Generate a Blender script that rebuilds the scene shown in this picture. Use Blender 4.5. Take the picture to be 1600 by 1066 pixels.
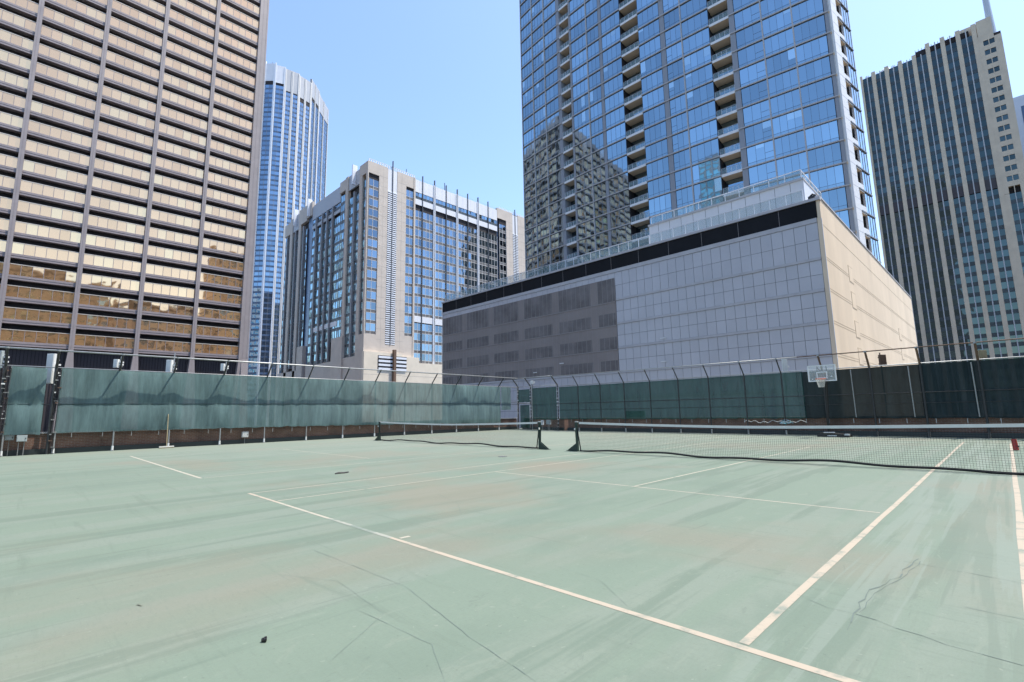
import bpy, math, random
from mathutils import Vector, Matrix
random.seed(7)
R = math.radians
C = bpy.context.scene.collection
for o in list(bpy.data.objects): bpy.data.objects.remove(o)
sc = bpy.context.scene

# ------------------------------------------------------------------ camera, sky, sun, exposure
CAM = Vector((11.008, -3.449, 1.537))
cd = bpy.data.cameras.new('camera'); cam = bpy.data.objects.new('camera', cd); C.objects.link(cam)
yaw, pitch, roll = R(134.932), R(8.25), R(-1.038)
fw = Vector((math.cos(yaw)*math.cos(pitch), math.sin(yaw)*math.cos(pitch), math.sin(pitch)))
rt = Vector((math.sin(yaw), -math.cos(yaw), 0)); up = rt.cross(fw)
rt, up = rt*math.cos(roll)+up*math.sin(roll), up*math.cos(roll)-rt*math.sin(roll)
m3 = Matrix((rt, up, -fw)).transposed()
cam.matrix_world = Matrix.Translation(CAM) @ m3.to_4x4()
cd.sensor_width = 36; cd.lens = 764.44/1600*36; cd.clip_end = 6000; cd.clip_start = .05
sc.camera = cam

SUN = Vector((.68, .73, 2.4)).normalized()
el = math.asin(SUN.z)
w = bpy.data.worlds.new('World'); sc.world = w; w.use_nodes = True
nt = w.node_tree; bg = nt.nodes['Background']
sky = nt.nodes.new('ShaderNodeTexSky'); sky.sky_type = 'NISHITA'; sky.sun_disc = False
sky.sun_elevation = el; sky.sun_rotation = math.atan2(SUN.x, SUN.y)
sky.altitude = 0; sky.air_density = 1.0; sky.dust_density = 1.0; sky.ozone_density = 3.3
nt.links.new(sky.outputs[0], bg.inputs[0]); bg.inputs[1].default_value = .15
sd = bpy.data.lights.new('sun', 'SUN'); sd.energy = 2.9; sd.angle = R(.53); sd.color = (1, .94, .84)
so = bpy.data.objects.new('sun', sd); C.objects.link(so)
so.rotation_euler = SUN.to_track_quat('Z', 'Y').to_euler(); so.location = (0, 0, 200)
sc.view_settings.view_transform = 'Standard'; sc.view_settings.look = 'None'
sc.view_settings.exposure = 1.22; sc.view_settings.gamma = 1
sc.render.resolution_x = 1024; sc.render.resolution_y = 682

# ------------------------------------------------------------------ materials
M = {}
def mat(name, col, rough=.7, metal=0., spec=.5, noise=0., nscale=4., bump=0., bscale=40., var=0., col2=None, alpha=1., stretch=(1,1,1), coat=0.):
    m = bpy.data.materials.new(name); m.use_nodes = True; t = m.node_tree; b = t.nodes['Principled BSDF']
    b.inputs['Roughness'].default_value = rough; b.inputs['Metallic'].default_value = metal
    b.inputs['Specular IOR Level'].default_value = spec; b.inputs['Alpha'].default_value = alpha
    c = (*col, 1)
    b.inputs['Base Color'].default_value = c
    last = None
    def newrgb():
        n = t.nodes.new('ShaderNodeRGB'); n.outputs[0].default_value = c; return n.outputs[0]
    tc = None
    if noise or bump:
        tc = t.nodes.new('ShaderNodeNewGeometry'); mp = t.nodes.new('ShaderNodeMapping')
        mp.inputs['Scale'].default_value = stretch; t.links.new(tc.outputs['Position'], mp.inputs[0])
    if noise or col2:
        n = t.nodes.new('ShaderNodeTexNoise'); n.inputs['Scale'].default_value = nscale; n.inputs['Detail'].default_value = 6
        n.inputs['Roughness'].default_value = .65
        if tc: t.links.new(mp.outputs[0], n.inputs[0])
        mx = t.nodes.new('ShaderNodeMix'); mx.data_type = 'RGBA'
        k2 = col2 or tuple(max(0, x*(1-noise)) for x in col); k1 = col if col2 else tuple(x*(1+noise*.6) for x in col)
        mx.inputs[6].default_value = (*k1, 1); mx.inputs[7].default_value = (*k2, 1)
        rp = t.nodes.new('ShaderNodeValToRGB'); rp.color_ramp.elements[0].position = .35; rp.color_ramp.elements[1].position = .68
        t.links.new(n.outputs[0], rp.inputs[0]); t.links.new(rp.outputs[0], mx.inputs[0]); last = mx.outputs[2]
    if var:
        a = t.nodes.new('ShaderNodeAttribute'); a.attribute_name = 'var'
        mr = t.nodes.new('ShaderNodeMapRange'); mr.inputs[3].default_value = 1-var; mr.inputs[4].default_value = 1+var
        t.links.new(a.outputs['Fac'], mr.inputs[0])
        vm = t.nodes.new('ShaderNodeVectorMath'); vm.operation = 'SCALE'
        t.links.new(last or newrgb(), vm.inputs[0]); t.links.new(mr.outputs[0], vm.inputs[3]); last = vm.outputs[0]
    if last: t.links.new(last, b.inputs['Base Color'])
    if bump:
        n = t.nodes.new('ShaderNodeTexNoise'); n.inputs['Scale'].default_value = bscale; n.inputs['Detail'].default_value = 4
        t.links.new(mp.outputs[0], n.inputs[0])
        bp = t.nodes.new('ShaderNodeBump'); bp.inputs['Strength'].default_value = bump; bp.inputs['Distance'].default_value = .02
        t.links.new(n.outputs[0], bp.inputs['Height']); t.links.new(bp.outputs[0], b.inputs['Normal'])
    M[name] = m; return m

# glass that mirrors its surroundings, slightly wavy
def glassmat(name, col, rough=.03, var=.1, wave=.02, wscale=.35, dark=None, mixf=0.):
    m = mat(name, col, rough=rough, metal=1.0, var=var)
    t = m.node_tree; b = t.nodes['Principled BSDF']
    g = t.nodes.new('ShaderNodeNewGeometry'); n = t.nodes.new('ShaderNodeTexNoise'); n.inputs['Scale'].default_value = wscale
    n.inputs['Detail'].default_value = 1
    t.links.new(g.outputs['Position'], n.inputs[0])
    bp = t.nodes.new('ShaderNodeBump'); bp.inputs['Strength'].default_value = 1; bp.inputs['Distance'].default_value = wave
    t.links.new(n.outputs[0], bp.inputs['Height']); t.links.new(bp.outputs[0], b.inputs['Normal'])
    return m

glassmat('gold_glass', (1.0, .585, .305), var=.12, wave=.012, wscale=.5)
glassmat('blue_glass', (.33, .455, .53), var=.22, wave=.012, wscale=.45)
glassmat('hotel_glass', (.185, .245, .305), var=.30, wave=.03)
glassmat('teal_glass', (.30, .44, .50), var=.35, wave=.10, wscale=.6)
glassmat('far_glass', (.25, .335, .42), var=.18, wave=.02)
glassmat('dark_glass', (.20, .30, .38), var=.30, wave=.03)
glassmat('green_glass', (.36, .55, .50), var=.3, wave=.08)
glassmat('tower_glass', (.074, .098, .096), var=.22, wave=.02)
mat('brown_metal', (.285, .24, .238), rough=.5, noise=.12, nscale=.5)
mat('brown_pier', (.30, .262, .255), rough=.5, noise=.1, nscale=.5)
mat('slot_dark', (.018, .015, .017), rough=.8)
mat('louvre_dark', (.045, .036, .038), rough=.6)
mat('gold_trim', (.62, .55, .46), rough=.35, metal=.3)
mat('stone', (.54, .475, .41), rough=.8, noise=.09, nscale=.3, bump=.1, bscale=8)
mat('stone_joint', (.30, .28, .255), rough=.9)
mat('stone_light', (.70, .62, .50), rough=.8, noise=.08, nscale=.3)
mat('clad_white', (.70, .70, .72), rough=.45, noise=.05, nscale=.3)
mat('clad_grey', (.40, .41, .43), rough=.5, noise=.06, nscale=.3)
mat('fin_dark', (.07, .075, .085), rough=.45)
mat('frame_light', (.62, .60, .57), rough=.5)
mat('frame_grey', (.24, .24, .25), rough=.45)
mat('spandrel', (.13, .12, .115), rough=.5, var=.15)
mat('spandrel_blue', (.085, .13, .21), rough=.25, var=.25)
mat('fin_white', (.72, .74, .78), rough=.4)
mat('panel_grey', (.50, .495, .52), rough=.30, noise=.05, nscale=.35, var=.035)
mat('panel_joint', (.10, .10, .11), rough=.8)
mat('ledge', (.47, .46, .47), rough=.6, noise=.08, nscale=1)
mat('band_dark', (.012, .013, .016), rough=.75, spec=.2, noise=.2, nscale=.4)
mat('scrim', (.265, .232, .215), rough=.8, noise=.10, nscale=.25)
mat('scrim_dark', (.175, .158, .152), rough=.7, noise=.35, nscale=.4)
mat('scrim_line', (.31, .285, .275), rough=.7)
mat('stucco', (.76, .62, .455), rough=.9, noise=.10, nscale=.22, bump=.15, bscale=6, stretch=(1, 1, .25))
mat('stucco_line', (.56, .45, .31), rough=.9)
mat('slab_white', (.76, .75, .73), rough=.6, noise=.06, nscale=2)
mat('soffit', (.80, .60, .39), rough=.8)
mat('balcony_back', (.07, .075, .085), rough=.35)
mat('tower_pier', (.27, .285, .31), rough=.55)
mat('mullion', (.13, .19, .28), rough=.4)
glassmat('blind', (.50, .64, .70), var=.1, wave=.01, rough=.15)
mat('floor_trim', (.44, .42, .41), rough=.5)
mat('strip_stone', (.56, .465, .345), rough=.85, noise=.10, nscale=.35)
mat('strip_trim', (.42, .42, .42), rough=.6)
mat('strip_spandrel', (.045, .063, .070), rough=.4, var=.2)
mat('galv', (.36, .37, .37), rough=.45, metal=.55, noise=.12, nscale=6)
mat('pipe_dark', (.035, .037, .038), rough=.5, noise=.2, nscale=6)
mat('pipe_rust', (.14, .085, .055), rough=.7, noise=.3, nscale=8)
mat('post_green', (.012, .032, .024), rough=.4)
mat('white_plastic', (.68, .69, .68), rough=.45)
mat('grey_box', (.34, .38, .38), rough=.5, noise=.1, nscale=5)
mat('green_box', (.05, .13, .12), rough=.5)
mat('black', (.012, .012, .013), rough=.5)
mat('cord', (.010, .012, .013), rough=.85)
mat('tape', (.66, .65, .60), rough=.8, noise=.06, nscale=5)
mat('red', (.35, .03, .022), rough=.45)
mat('orange', (.60, .13, .05), rough=.4)
mat('wood', (.36, .30, .18), rough=.8, noise=.15, nscale=8)
mat('kerb_dark', (.022, .036, .038), rough=.6, noise=.2, nscale=2)
mat('leaf', (.045, .10, .03), rough=.6, noise=.3, nscale=3)
mat('asphalt', (.05, .05, .052), rough=.9, noise=.2, nscale=.1)
mat('roof_gravel', (.30, .29, .27), rough=.95, noise=.1, nscale=1)
mat('scratch', (.135, .175, .156), rough=.9)
mat('crack', (.115, .15, .134), rough=.9)
mat('steel_grey', (.45, .46, .47), rough=.4, metal=.3)
mat('clear_board', (.75, .80, .80), rough=.08, alpha=.20)
mat('line_cream', (.66, .585, .48), rough=.8, noise=.06, nscale=9)

# court paint: squeegee streaks along Y, rusty blotches, fine grain
def courtmat():
    m = bpy.data.materials.new('court_paint'); m.use_nodes = True; t = m.node_tree; b = t.nodes['Principled BSDF']
    b.inputs['Roughness'].default_value = .72; b.inputs['Specular IOR Level'].default_value = .35
    g = t.nodes.new('ShaderNodeNewGeometry')
    def N(scale, sx, sy, detail=5, rough=.6, off=0, dist=0):
        mp = t.nodes.new('ShaderNodeMapping'); mp.inputs['Scale'].default_value = (sx, sy, 1); mp.inputs['Location'].default_value = (off, off*.7, 0)
        t.links.new(g.outputs['Position'], mp.inputs[0])
        n = t.nodes.new('ShaderNodeTexNoise'); n.inputs['Scale'].default_value = scale; n.inputs['Detail'].default_value = detail
        n.inputs['Roughness'].default_value = rough; n.inputs['Distortion'].default_value = dist
        t.links.new(mp.outputs[0], n.inputs[0]); return n.outputs[0]
    def ramp(src, a, bb, v0=0., v1=1.):
        mr = t.nodes.new('ShaderNodeMapRange'); mr.interpolation_type = 'SMOOTHSTEP'
        mr.inputs[1].default_value = a; mr.inputs[2].default_value = bb; mr.inputs[3].default_value = v0; mr.inputs[4].default_value = v1
        t.links.new(src, mr.inputs[0]); return mr.outputs[0]
    def mix(fac, a, bcol):
        mx = t.nodes.new('ShaderNodeMix'); mx.data_type = 'RGBA'
        t.links.new(fac, mx.inputs[0])
        if isinstance(a, tuple): mx.inputs[6].default_value = (*a, 1)
        else: t.links.new(a, mx.inputs[6])
        mx.inputs[7].default_value = (*[v*q_ for v, q_ in zip(bcol, CK)], 1); return mx.outputs[2]
    CK = (.60, .585, .525); base = tuple(v*q_ for v, q_ in zip((.262, .352, .305), CK))
    c = mix(ramp(N(1.5, 1, .035, 3, .5, 3, .12), .50, .545, 0, .75), base, (.300, .372, .338))      # pale strips along the court
    c = mix(ramp(N(1.9, 1, .055, 5, .6, 11, .25), .545, .60, 0, .75), c, (.205, .285, .245))           # darker strips
    c = mix(ramp(N(.5, 1, .45, 5, .6, 31, .6), .50, .66, 0, .65), c, (.215, .300, .262))           # worn clouds
    c = mix(ramp(N(.23, 1, .8, 4, .6, 57, .4), .50, .68, 0, .6), c, (.335, .318, .275))            # rusty wash
    c = mix(ramp(N(2.6, .12, 1.6, 5, .7, 77, .4), .55, .70, 0, .55), c, (.200, .268, .232))           # cross marks
    c = mix(ramp(N(60, 1, .35, 3, .7, 5), .35, .75, 0, .22), c, (.18, .24, .21))                       # grain
    c = mix(ramp(N(170, 1, .8, 3, .8, 15), .45, .8, 0, .30), c, (.15, .20, .17))
    c = mix(ramp(N(5, 1, .3, 8, .75, 41, .8), .56, .62, 0, .35), c, (.32, .385, .345))
    c = mix(ramp(N(4, 1, .25, 8, .8, 91, .8), .60, .66, 0, .45), c, (.185, .245, .22))
    c = mix(ramp(N(14, 1, .4, 4, .7, 5), .55, .8, 0, .25), c, (.36, .42, .38))
    # deck colour gets paler towards the far corner
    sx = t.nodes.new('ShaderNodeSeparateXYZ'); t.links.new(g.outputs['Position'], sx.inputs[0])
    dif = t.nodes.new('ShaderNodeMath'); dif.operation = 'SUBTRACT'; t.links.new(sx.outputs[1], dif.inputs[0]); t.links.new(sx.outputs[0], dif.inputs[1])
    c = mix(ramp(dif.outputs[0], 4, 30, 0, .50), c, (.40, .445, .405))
    # roller-wide paint strips beyond the singles line
    mk = ramp(sx.outputs[0], 9.62, 9.75); edge = N(3.4, 1, .03, 5, .55, 23, .25)
    def times(a, b_): q = t.nodes.new('ShaderNodeMath'); q.operation = 'MULTIPLY'; t.links.new(a, q.inputs[0]); t.links.new(b_, q.inputs[1]); return q.outputs[0]
    c = mix(times(mk, ramp(edge, .53, .555, 0, .55)), c, (.215, .285, .25))
    c = mix(times(mk, ramp(edge, .47, .445, 0, .55)), c, (.315, .392, .368))
    c = mix(ramp(N(24, 1, .8, 2, .5, 71), .70, .74, 0, .45), c, (.16, .21, .185))
    c = mix(ramp(N(19, 1, .8, 2, .5, 17), .71, .74, 0, .5), c, (.40, .46, .42))
    gr = N(28, .25, 1.5, 6, .8, 61)
    c = mix(ramp(gr, .5, .68, 0, .38), c, (.205, .268, .238))
    # three rust patches of their own shape
    for (x, y, rx, ry, k) in ((3.3, 2.6, 2.3, 2.2, .75), (.6, 3.1, 1.5, 1.2, .45), (1.5, 7.4, 1.6, 1.5, .6), (-8.5, .9, 4.0, 1.1, .55), (-5.5, 3.3, 2.2, 1.6, .45), (-13.5, 16, 5, 2.5, .4), (3.5, 18, 4, 2.5, .35), (8.8, 8.8, .8, 1.2, .0)):
        vm = t.nodes.new('ShaderNodeVectorMath'); vm.operation = 'SUBTRACT'; t.links.new(g.outputs['Position'], vm.inputs[0]); vm.inputs[1].default_value = (x, y, 0)
        v2 = t.nodes.new('ShaderNodeVectorMath'); v2.operation = 'DIVIDE'; t.links.new(vm.outputs[0], v2.inputs[0]); v2.inputs[1].default_value = (rx, ry, 1)
        ln = t.nodes.new('ShaderNodeVectorMath'); ln.operation = 'LENGTH'; t.links.new(v2.outputs[0], ln.inputs[0])
        ad = t.nodes.new('ShaderNodeMath'); ad.operation = 'MULTIPLY_ADD'; t.links.new(N(1.3, 1, .7, 5, .65, x), ad.inputs[0]); ad.inputs[1].default_value = 1.6
        t.links.new(ln.outputs['Value'], ad.inputs[2])
        if k: c = mix(ramp(ad.outputs[0], 1.05, 1.9, k*.72, 0), c, (.335, .300, .25))
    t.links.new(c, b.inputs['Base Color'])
    bp = t.nodes.new('ShaderNodeBump'); bp.inputs['Strength'].default_value = .35; bp.inputs['Distance'].default_value = .004
    t.links.new(N(55, 1, .6, 5, .7, 9), bp.inputs['Height']); t.links.new(bp.outputs[0], b.inputs['Normal'])
    M['court_paint'] = m
courtmat()

def linemat(name, col, worn):
    m = bpy.data.materials.new(name); m.use_nodes = True; t = m.node_tree; b = t.nodes['Principled BSDF']; b.inputs['Roughness'].default_value = .8
    g = t.nodes.new('ShaderNodeNewGeometry'); n = t.nodes.new('ShaderNodeTexNoise'); n.inputs['Scale'].default_value = 3; n.inputs['Detail'].default_value = 8; n.inputs['Roughness'].default_value = .7
    t.links.new(g.outputs['Position'], n.inputs[0])
    mr = t.nodes.new('ShaderNodeMapRange'); mr.inputs[1].default_value = .72-worn; mr.inputs[2].default_value = .80-worn*.6; t.links.new(n.outputs[0], mr.inputs[0])
    mx = t.nodes.new('ShaderNodeMix'); mx.data_type = 'RGBA'; mx.inputs[6].default_value = (*col, 1); mx.inputs[7].default_value = (.15, .195, .165, 1)
    t.links.new(mr.outputs[0], mx.inputs[0]); t.links.new(mx.outputs[2], b.inputs['Base Color']); M[name] = m
linemat('line_bold', (.365, .318, .25), .20)
linemat('line_thin', (.36, .34, .275), .18)
linemat('line_faded', (.29, .30, .255), .24)

linemat('line_ghost', (.21, .24, .205), .28)
def brickmat():
    m = bpy.data.materials.new('brick'); m.use_nodes = True; t = m.node_tree; b = t.nodes['Principled BSDF']; b.inputs['Roughness'].default_value = .9
    g = t.nodes.new('ShaderNodeNewGeometry'); s = t.nodes.new('ShaderNodeSeparateXYZ'); t.links.new(g.outputs['Position'], s.inputs[0])
    a = t.nodes.new('ShaderNodeMath'); t.links.new(s.outputs[0], a.inputs[0]); t.links.new(s.outputs[1], a.inputs[1])
    cb = t.nodes.new('ShaderNodeCombineXYZ'); t.links.new(a.outputs[0], cb.inputs[0]); t.links.new(s.outputs[2], cb.inputs[1])
    k = t.nodes.new('ShaderNodeTexBrick'); t.links.new(cb.outputs[0], k.inputs[0]); k.inputs['Scale'].default_value = 1
    k.inputs['Brick Width'].default_value = .23; k.inputs['Row Height'].default_value = .076; k.inputs['Mortar Size'].default_value = .008
    k.inputs['Color1'].default_value = (.27, .14, .095, 1); k.inputs['Color2'].default_value = (.22, .10, .07, 1); k.inputs['Mortar'].default_value = (.30, .26, .22, 1)
    n = t.nodes.new('ShaderNodeTexNoise'); n.inputs['Scale'].default_value = 1.2; n.inputs['Detail'].default_value = 6; t.links.new(g.outputs['Position'], n.inputs[0])
    mx = t.nodes.new('ShaderNodeMix'); mx.data_type = 'RGBA'; mx.blend_type = 'MULTIPLY'; mx.inputs[0].default_value = .7
    rp = t.nodes.new('ShaderNodeValToRGB'); rp.color_ramp.elements[0].position = .3; rp.color_ramp.elements[0].color = (.3, .3, .3, 1); rp.color_ramp.elements[1].position = .7
    t.links.new(n.outputs[0], rp.inputs[0]); t.links.new(k.outputs[0], mx.inputs[6]); t.links.new(rp.outputs[0], mx.inputs[7]); t.links.new(mx.outputs[2], b.inputs['Base Color'])
    M['brick'] = m
brickmat()

def screenmat(name, col, see, trans=.35):
    m = bpy.data.materials.new(name); m.use_nodes = True; t = m.node_tree
    for n in list(t.nodes):
        if n.type == 'BSDF_PRINCIPLED': t.nodes.remove(n)
    out = [n for n in t.nodes if n.type == 'OUTPUT_MATERIAL'][0]
    g = t.nodes.new('ShaderNodeNewGeometry'); mp = t.nodes.new('ShaderNodeMapping'); mp.inputs['Scale'].default_value = (2.5, 2.5, .35); t.links.new(g.outputs['Position'], mp.inputs[0])
    n = t.nodes.new('ShaderNodeTexNoise'); n.inputs['Scale'].default_value = 1.1; n.inputs['Detail'].default_value = 7; n.inputs['Roughness'].default_value = .7; t.links.new(mp.outputs[0], n.inputs[0])
    mx = t.nodes.new('ShaderNodeMix'); mx.data_type = 'RGBA'
    mx.inputs[6].default_value = (*[x*.72 for x in col], 1); mx.inputs[7].default_value = (*[min(1, x*1.30+.006) for x in col], 1)
    rp = t.nodes.new('ShaderNodeMapRange'); rp.inputs[1].default_value = .32; rp.inputs[2].default_value = .7; t.links.new(n.outputs[0], rp.inputs[0]); t.links.new(rp.outputs[0], mx.inputs[0])
    d = t.nodes.new('ShaderNodeBsdfDiffuse'); tl = t.nodes.new('ShaderNodeBsdfTranslucent'); tr = t.nodes.new('ShaderNodeBsdfTransparent')
    t.links.new(mx.outputs[2], d.inputs[0]); t.links.new(mx.outputs[2], tl.inputs[0])
    # woven bump
    n2 = t.nodes.new('ShaderNodeTexNoise'); n2.inputs['Scale'].default_value = 9; n2.inputs['Detail'].default_value = 3; t.links.new(mp.outputs[0], n2.inputs[0])
    bp = t.nodes.new('ShaderNodeBump'); bp.inputs['Strength'].default_value = .5; bp.inputs['Distance'].default_value = .02; t.links.new(n2.outputs[0], bp.inputs['Height'])
    t.links.new(bp.outputs[0], d.inputs['Normal'])
    s1 = t.nodes.new('ShaderNodeMixShader'); s1.inputs[0].default_value = trans; t.links.new(d.outputs[0], s1.inputs[1]); t.links.new(tl.outputs[0], s1.inputs[2])
    s2 = t.nodes.new('ShaderNodeMixShader'); s2.inputs[0].default_value = see; t.links.new(s1.outputs[0], s2.inputs[1]); t.links.new(tr.outputs[0], s2.inputs[2])
    t.links.new(s2.outputs[0], out.inputs[0]); M[name] = m
screenmat('screen_teal', (.122, .192, .192), .12, .12)
screenmat('screen_green', (.030, .074, .066), .13, .3)
screenmat('screen_black', (.020, .030, .031), .016, .25)
screenmat('screen_navy', (.017, .029, .033), .03, .25)

M['gold_glass'].node_tree.nodes['Principled BSDF'].inputs['Metallic'].default_value = .88
# ------------------------------------------------------------------ mesh building
class Flat:      # facade frame: u along the wall, d outward, z up
    def __init__(s, o, u, n): s.o = Vector((*o, 0)); s.u = Vector((*u, 0)).normalized(); s.n = Vector((*n, 0)).normalized()
    def P(s, u, d, z): return s.o+s.u*u+s.n*d+Vector((0, 0, z))
    seg = 1e9
class Arc:       # gently bowed wall, u is the plan x
    def __init__(s, xc, y0, r): s.xc, s.y0, s.r = xc, y0, r
    def P(s, u, d, z):
        th = math.asin((u-s.xc)/s.r); rr = s.r+d
        return Vector((s.xc+rr*math.sin(th), s.y0+s.r-rr*math.cos(th), z))
    seg = 5.
W = Flat((0, 0), (1, 0), (0, 1))
class MB:
    def __init__(s): s.v = []; s.f = []; s.m = []; s.a = []; s.mats = []
    def mi(s, m):
        if m not in s.mats: s.mats.append(m)
        return s.mats.index(m)
    def face(s, pts, m, a=None):
        i = len(s.v); s.v += [tuple(p) for p in pts]; s.f.append(tuple(range(i, i+len(pts)))); s.m.append(s.mi(m)); s.a.append(random.random() if a is None else a)
    def box(s, fr, u0, u1, d0, d1, z0, z1, m, under=None, a=None):
        n = max(1, int(math.ceil(abs(u1-u0)/fr.seg)))
        a = random.random() if a is None else a
        for k in range(n):
            a0 = u0+(u1-u0)*k/n; a1 = u0+(u1-u0)*(k+1)/n
            i = len(s.v)
            for z in (z0, z1):
                for (u, d) in ((a0, d0), (a1, d0), (a1, d1), (a0, d1)): s.v.append(tuple(fr.P(u, d, z)))
            q = [((0, 1, 2, 3), under or m), ((4, 7, 6, 5), m), ((0, 4, 5, 1), m), ((2, 6, 7, 3), m)]
            if k == n-1: q.append(((1, 5, 6, 2), m))
            if k == 0: q.append(((3, 7, 4, 0), m))
            for f, mm in q: s.f.append(tuple(i+j for j in f)); s.m.append(s.mi(mm)); s.a.append(a)
    def wbox(s, x0, x1, y0, y1, z0, z1, m): s.box(W, x0, x1, y0, y1, z0, z1, m)
    def pane(s, fr, u0, u1, z0, z1, d, m, tilt=.004, a=None):
        tu, tz = random.gauss(0, tilt), random.gauss(0, tilt); hu, hz = (u1-u0)/2, (z1-z0)/2
        P = [fr.P(u0, d-tu*hu-tz*hz, z0), fr.P(u1, d+tu*hu-tz*hz, z0), fr.P(u1, d+tu*hu+tz*hz, z1), fr.P(u0, d-tu*hu+tz*hz, z1)]
        n = (P[1]-P[0]).cross(P[3]-P[0]); out = fr.P(u0, d+1, z0)-fr.P(u0, d, z0)
        if n.dot(out) < 0: P.reverse()
        s.face(P, m, a)
    def tube(s, pts, r, m, n=8, cap=True):
        pts = [Vector(p) for p in pts]; rings = []
        rr = r if isinstance(r, (list, tuple)) else [r]*len(pts)
        prev = None
        for k, p in enumerate(pts):
            d = (pts[min(k+1, len(pts)-1)]-pts[max(k-1, 0)]).normalized()
            if prev is None:
                a = Vector((0, 0, 1)) if abs(d.z) < .9 else Vector((1, 0, 0)); x = d.cross(a).normalized()
            else: x = (prev-d*prev.dot(d)).normalized()
            prev = x; y = d.cross(x); i = len(s.v)
            for j in range(n):
                t = 2*math.pi*j/n; s.v.append(tuple(p+x*math.cos(t)*rr[k]+y*math.sin(t)*rr[k]))
            rings.append(i)
        q = s.mi(m)
        for a, b in zip(rings, rings[1:]):
            for j in range(n): s.f.append((a+j, a+(j+1) % n, b+(j+1) % n, b+j)); s.m.append(q); s.a.append(.5)
        if cap:
            s.f.append(tuple(rings[0]+j for j in range(n))[::-1]); s.f.append(tuple(rings[-1]+j for j in range(n))); s.m += [q, q]; s.a += [.5, .5]
    def build(s, name, parent=None, smooth=False, **kw):
        me = bpy.data.meshes.new(name); me.from_pydata(s.v, [], s.f)
        for m in s.mats: me.materials.append(M[m])
        me.polygons.foreach_set('material_index', s.m)
        at = me.attributes.new('var', 'FLOAT', 'FACE'); at.data.foreach_set('value', s.a)
        if smooth: me.polygons.foreach_set('use_smooth', [True]*len(s.f))
        me.update(); o = bpy.data.objects.new(name, me); C.objects.link(o)
        if parent: o.parent = parent
        for k, v in kw.items(): o[k] = v
        return o
def thing(name, label, cat, loc=(0, 0, 0), group=None):
    o = bpy.data.objects.new(name, None); C.objects.link(o); o.location = loc; o['label'] = label; o['category'] = cat
    if group: o['group'] = group
    bpy.context.view_layer.update() if False else None
    return o
# parts are modelled in world coordinates under an Empty kept at the origin of the world unless loc is given and shift() is used
def settle(root, loc):
    """put the Empty at the thing's base without moving its parts"""
    v = Vector(loc); root.location = v
    for ch in root.children:
        ch.location = Vector(ch.location)-v
def copy_tree(o, parent=None):
    c = o.copy(); C.objects.link(c); c.parent = parent
    for ch in o.children: copy_tree(ch, c)
    return c

def seen(p):
    q = m3.transposed() @ (Vector(p)-CAM)
    if q.z >= 0: return False
    x, y = q.x/-q.z*764.44, q.y/-q.z*764.44
    return abs(x) < 830 and -60 < y < 560
def cells(parent, name, lst, fn, cap=100):
    """lst of (weight, centre, args): the ones that show largest become parts, the rest one part"""
    sc_ = []
    for wgt, c, args in lst:
        d = (Vector(c)-CAM).length
        sc_.append(((wgt/d/d) * (1 if seen(c) else 1e-4), args))
    sc_.sort(key=lambda t: -t[0])
    for _, args in sc_[:cap]:
        b = MB(); fn(b, *args); b.build(name, parent)
    if len(sc_) > cap:
        b = MB()
        for _, args in sc_[cap:]: fn(b, *args)
        b.build(name, parent, kind='stuff')

# ------------------------------------------------------------------ ground, deck, court
GZ = -32.
b = MB(); b.face([(-2500, -2500, GZ), (2500, -2500, GZ), (2500, 2500, GZ), (-2500, 2500, GZ)], 'asphalt'); b.build('ground', kind='structure')
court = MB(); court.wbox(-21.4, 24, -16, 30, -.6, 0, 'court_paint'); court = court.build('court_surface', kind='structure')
b = MB(); b.wbox(-21.3, 23.9, -15.9, 29.9, GZ, -.61, 'stone'); b.build('roof_structure', kind='structure')
def line(x0, x1, y0, y1, m, z=.0022):
    q = MB()
    L = max(x1-x0, y1-y0); n = max(1, int(L/1.2)); along = (x1-x0) > (y1-y0)
    jit = lambda: random.uniform(-.006, .006)
    if along:
        e = [(x0+(x1-x0)*k/n, jit(), jit()) for k in range(n+1)]
        for (a, p, q1), (c, r, t) in zip(e, e[1:]): q.face([(a, y0+p, z), (c, y0+r, z), (c, y1+t, z), (a, y1+q1, z)], m)
    else:
        e = [(y0+(y1-y0)*k/n, jit(), jit()) for k in range(n+1)]
        for (a, p, q1), (c, r, t) in zip(e, e[1:]): q.face([(x0+p, a, z), (x1+q1, a, z), (x1+t, c, z), (x0+r, c, z)], m)
    q.build('court_line', court)
BL, TH, FD = 'line_bold', 'line_thin', 'line_faded'
# near court
line(-.05, 1.6, -.03, .03, BL); line(1.6, 3.6, -.026, .026, TH); line(5.35, 10.99, -.031, .031, BL)
line(3.6, 4.3, -.03, .03, FD); line(4.3, 4.95, -.03, .03, 'line_ghost'); line(4.95, 5.35, -.034, .034, FD)
line(-.03, .02, .055, 23.77, TH, .0024); line(1.345, 1.395, .055, 23.77, TH, .0024)
line(9.572, 9.638, .06, 23.77, BL, .0024); line(10.92, 10.995, .06, 23.77, BL, .0024)
line(1.40, 9.54, 5.46, 5.51, TH); line(1.40, 9.54, 18.26, 18.31, FD); line(5.46, 5.51, 5.53, 18.24, TH)
line(-.02, 10.9, 23.80, 23.88, FD); line(5.44, 5.50, .06, .20, TH)
# far court
line(-15.05, -3.72, -.035, .035, TH); line(-3.76, -3.71, .06, 23.77, TH, .0024); line(-5.13, -5.08, .06, 23.77, FD, .0024)
line(-13.35, -13.30, .06, 23.77, FD, .0024); line(-14.72, -14.67, .06, 23.77, FD, .0024)
line(-13.28, -5.15, 5.46, 5.51, TH); line(-9.24, -9.19, 5.53, 18.2, FD); line(-13.28, -5.15, 18.26, 18.31, FD)
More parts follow.
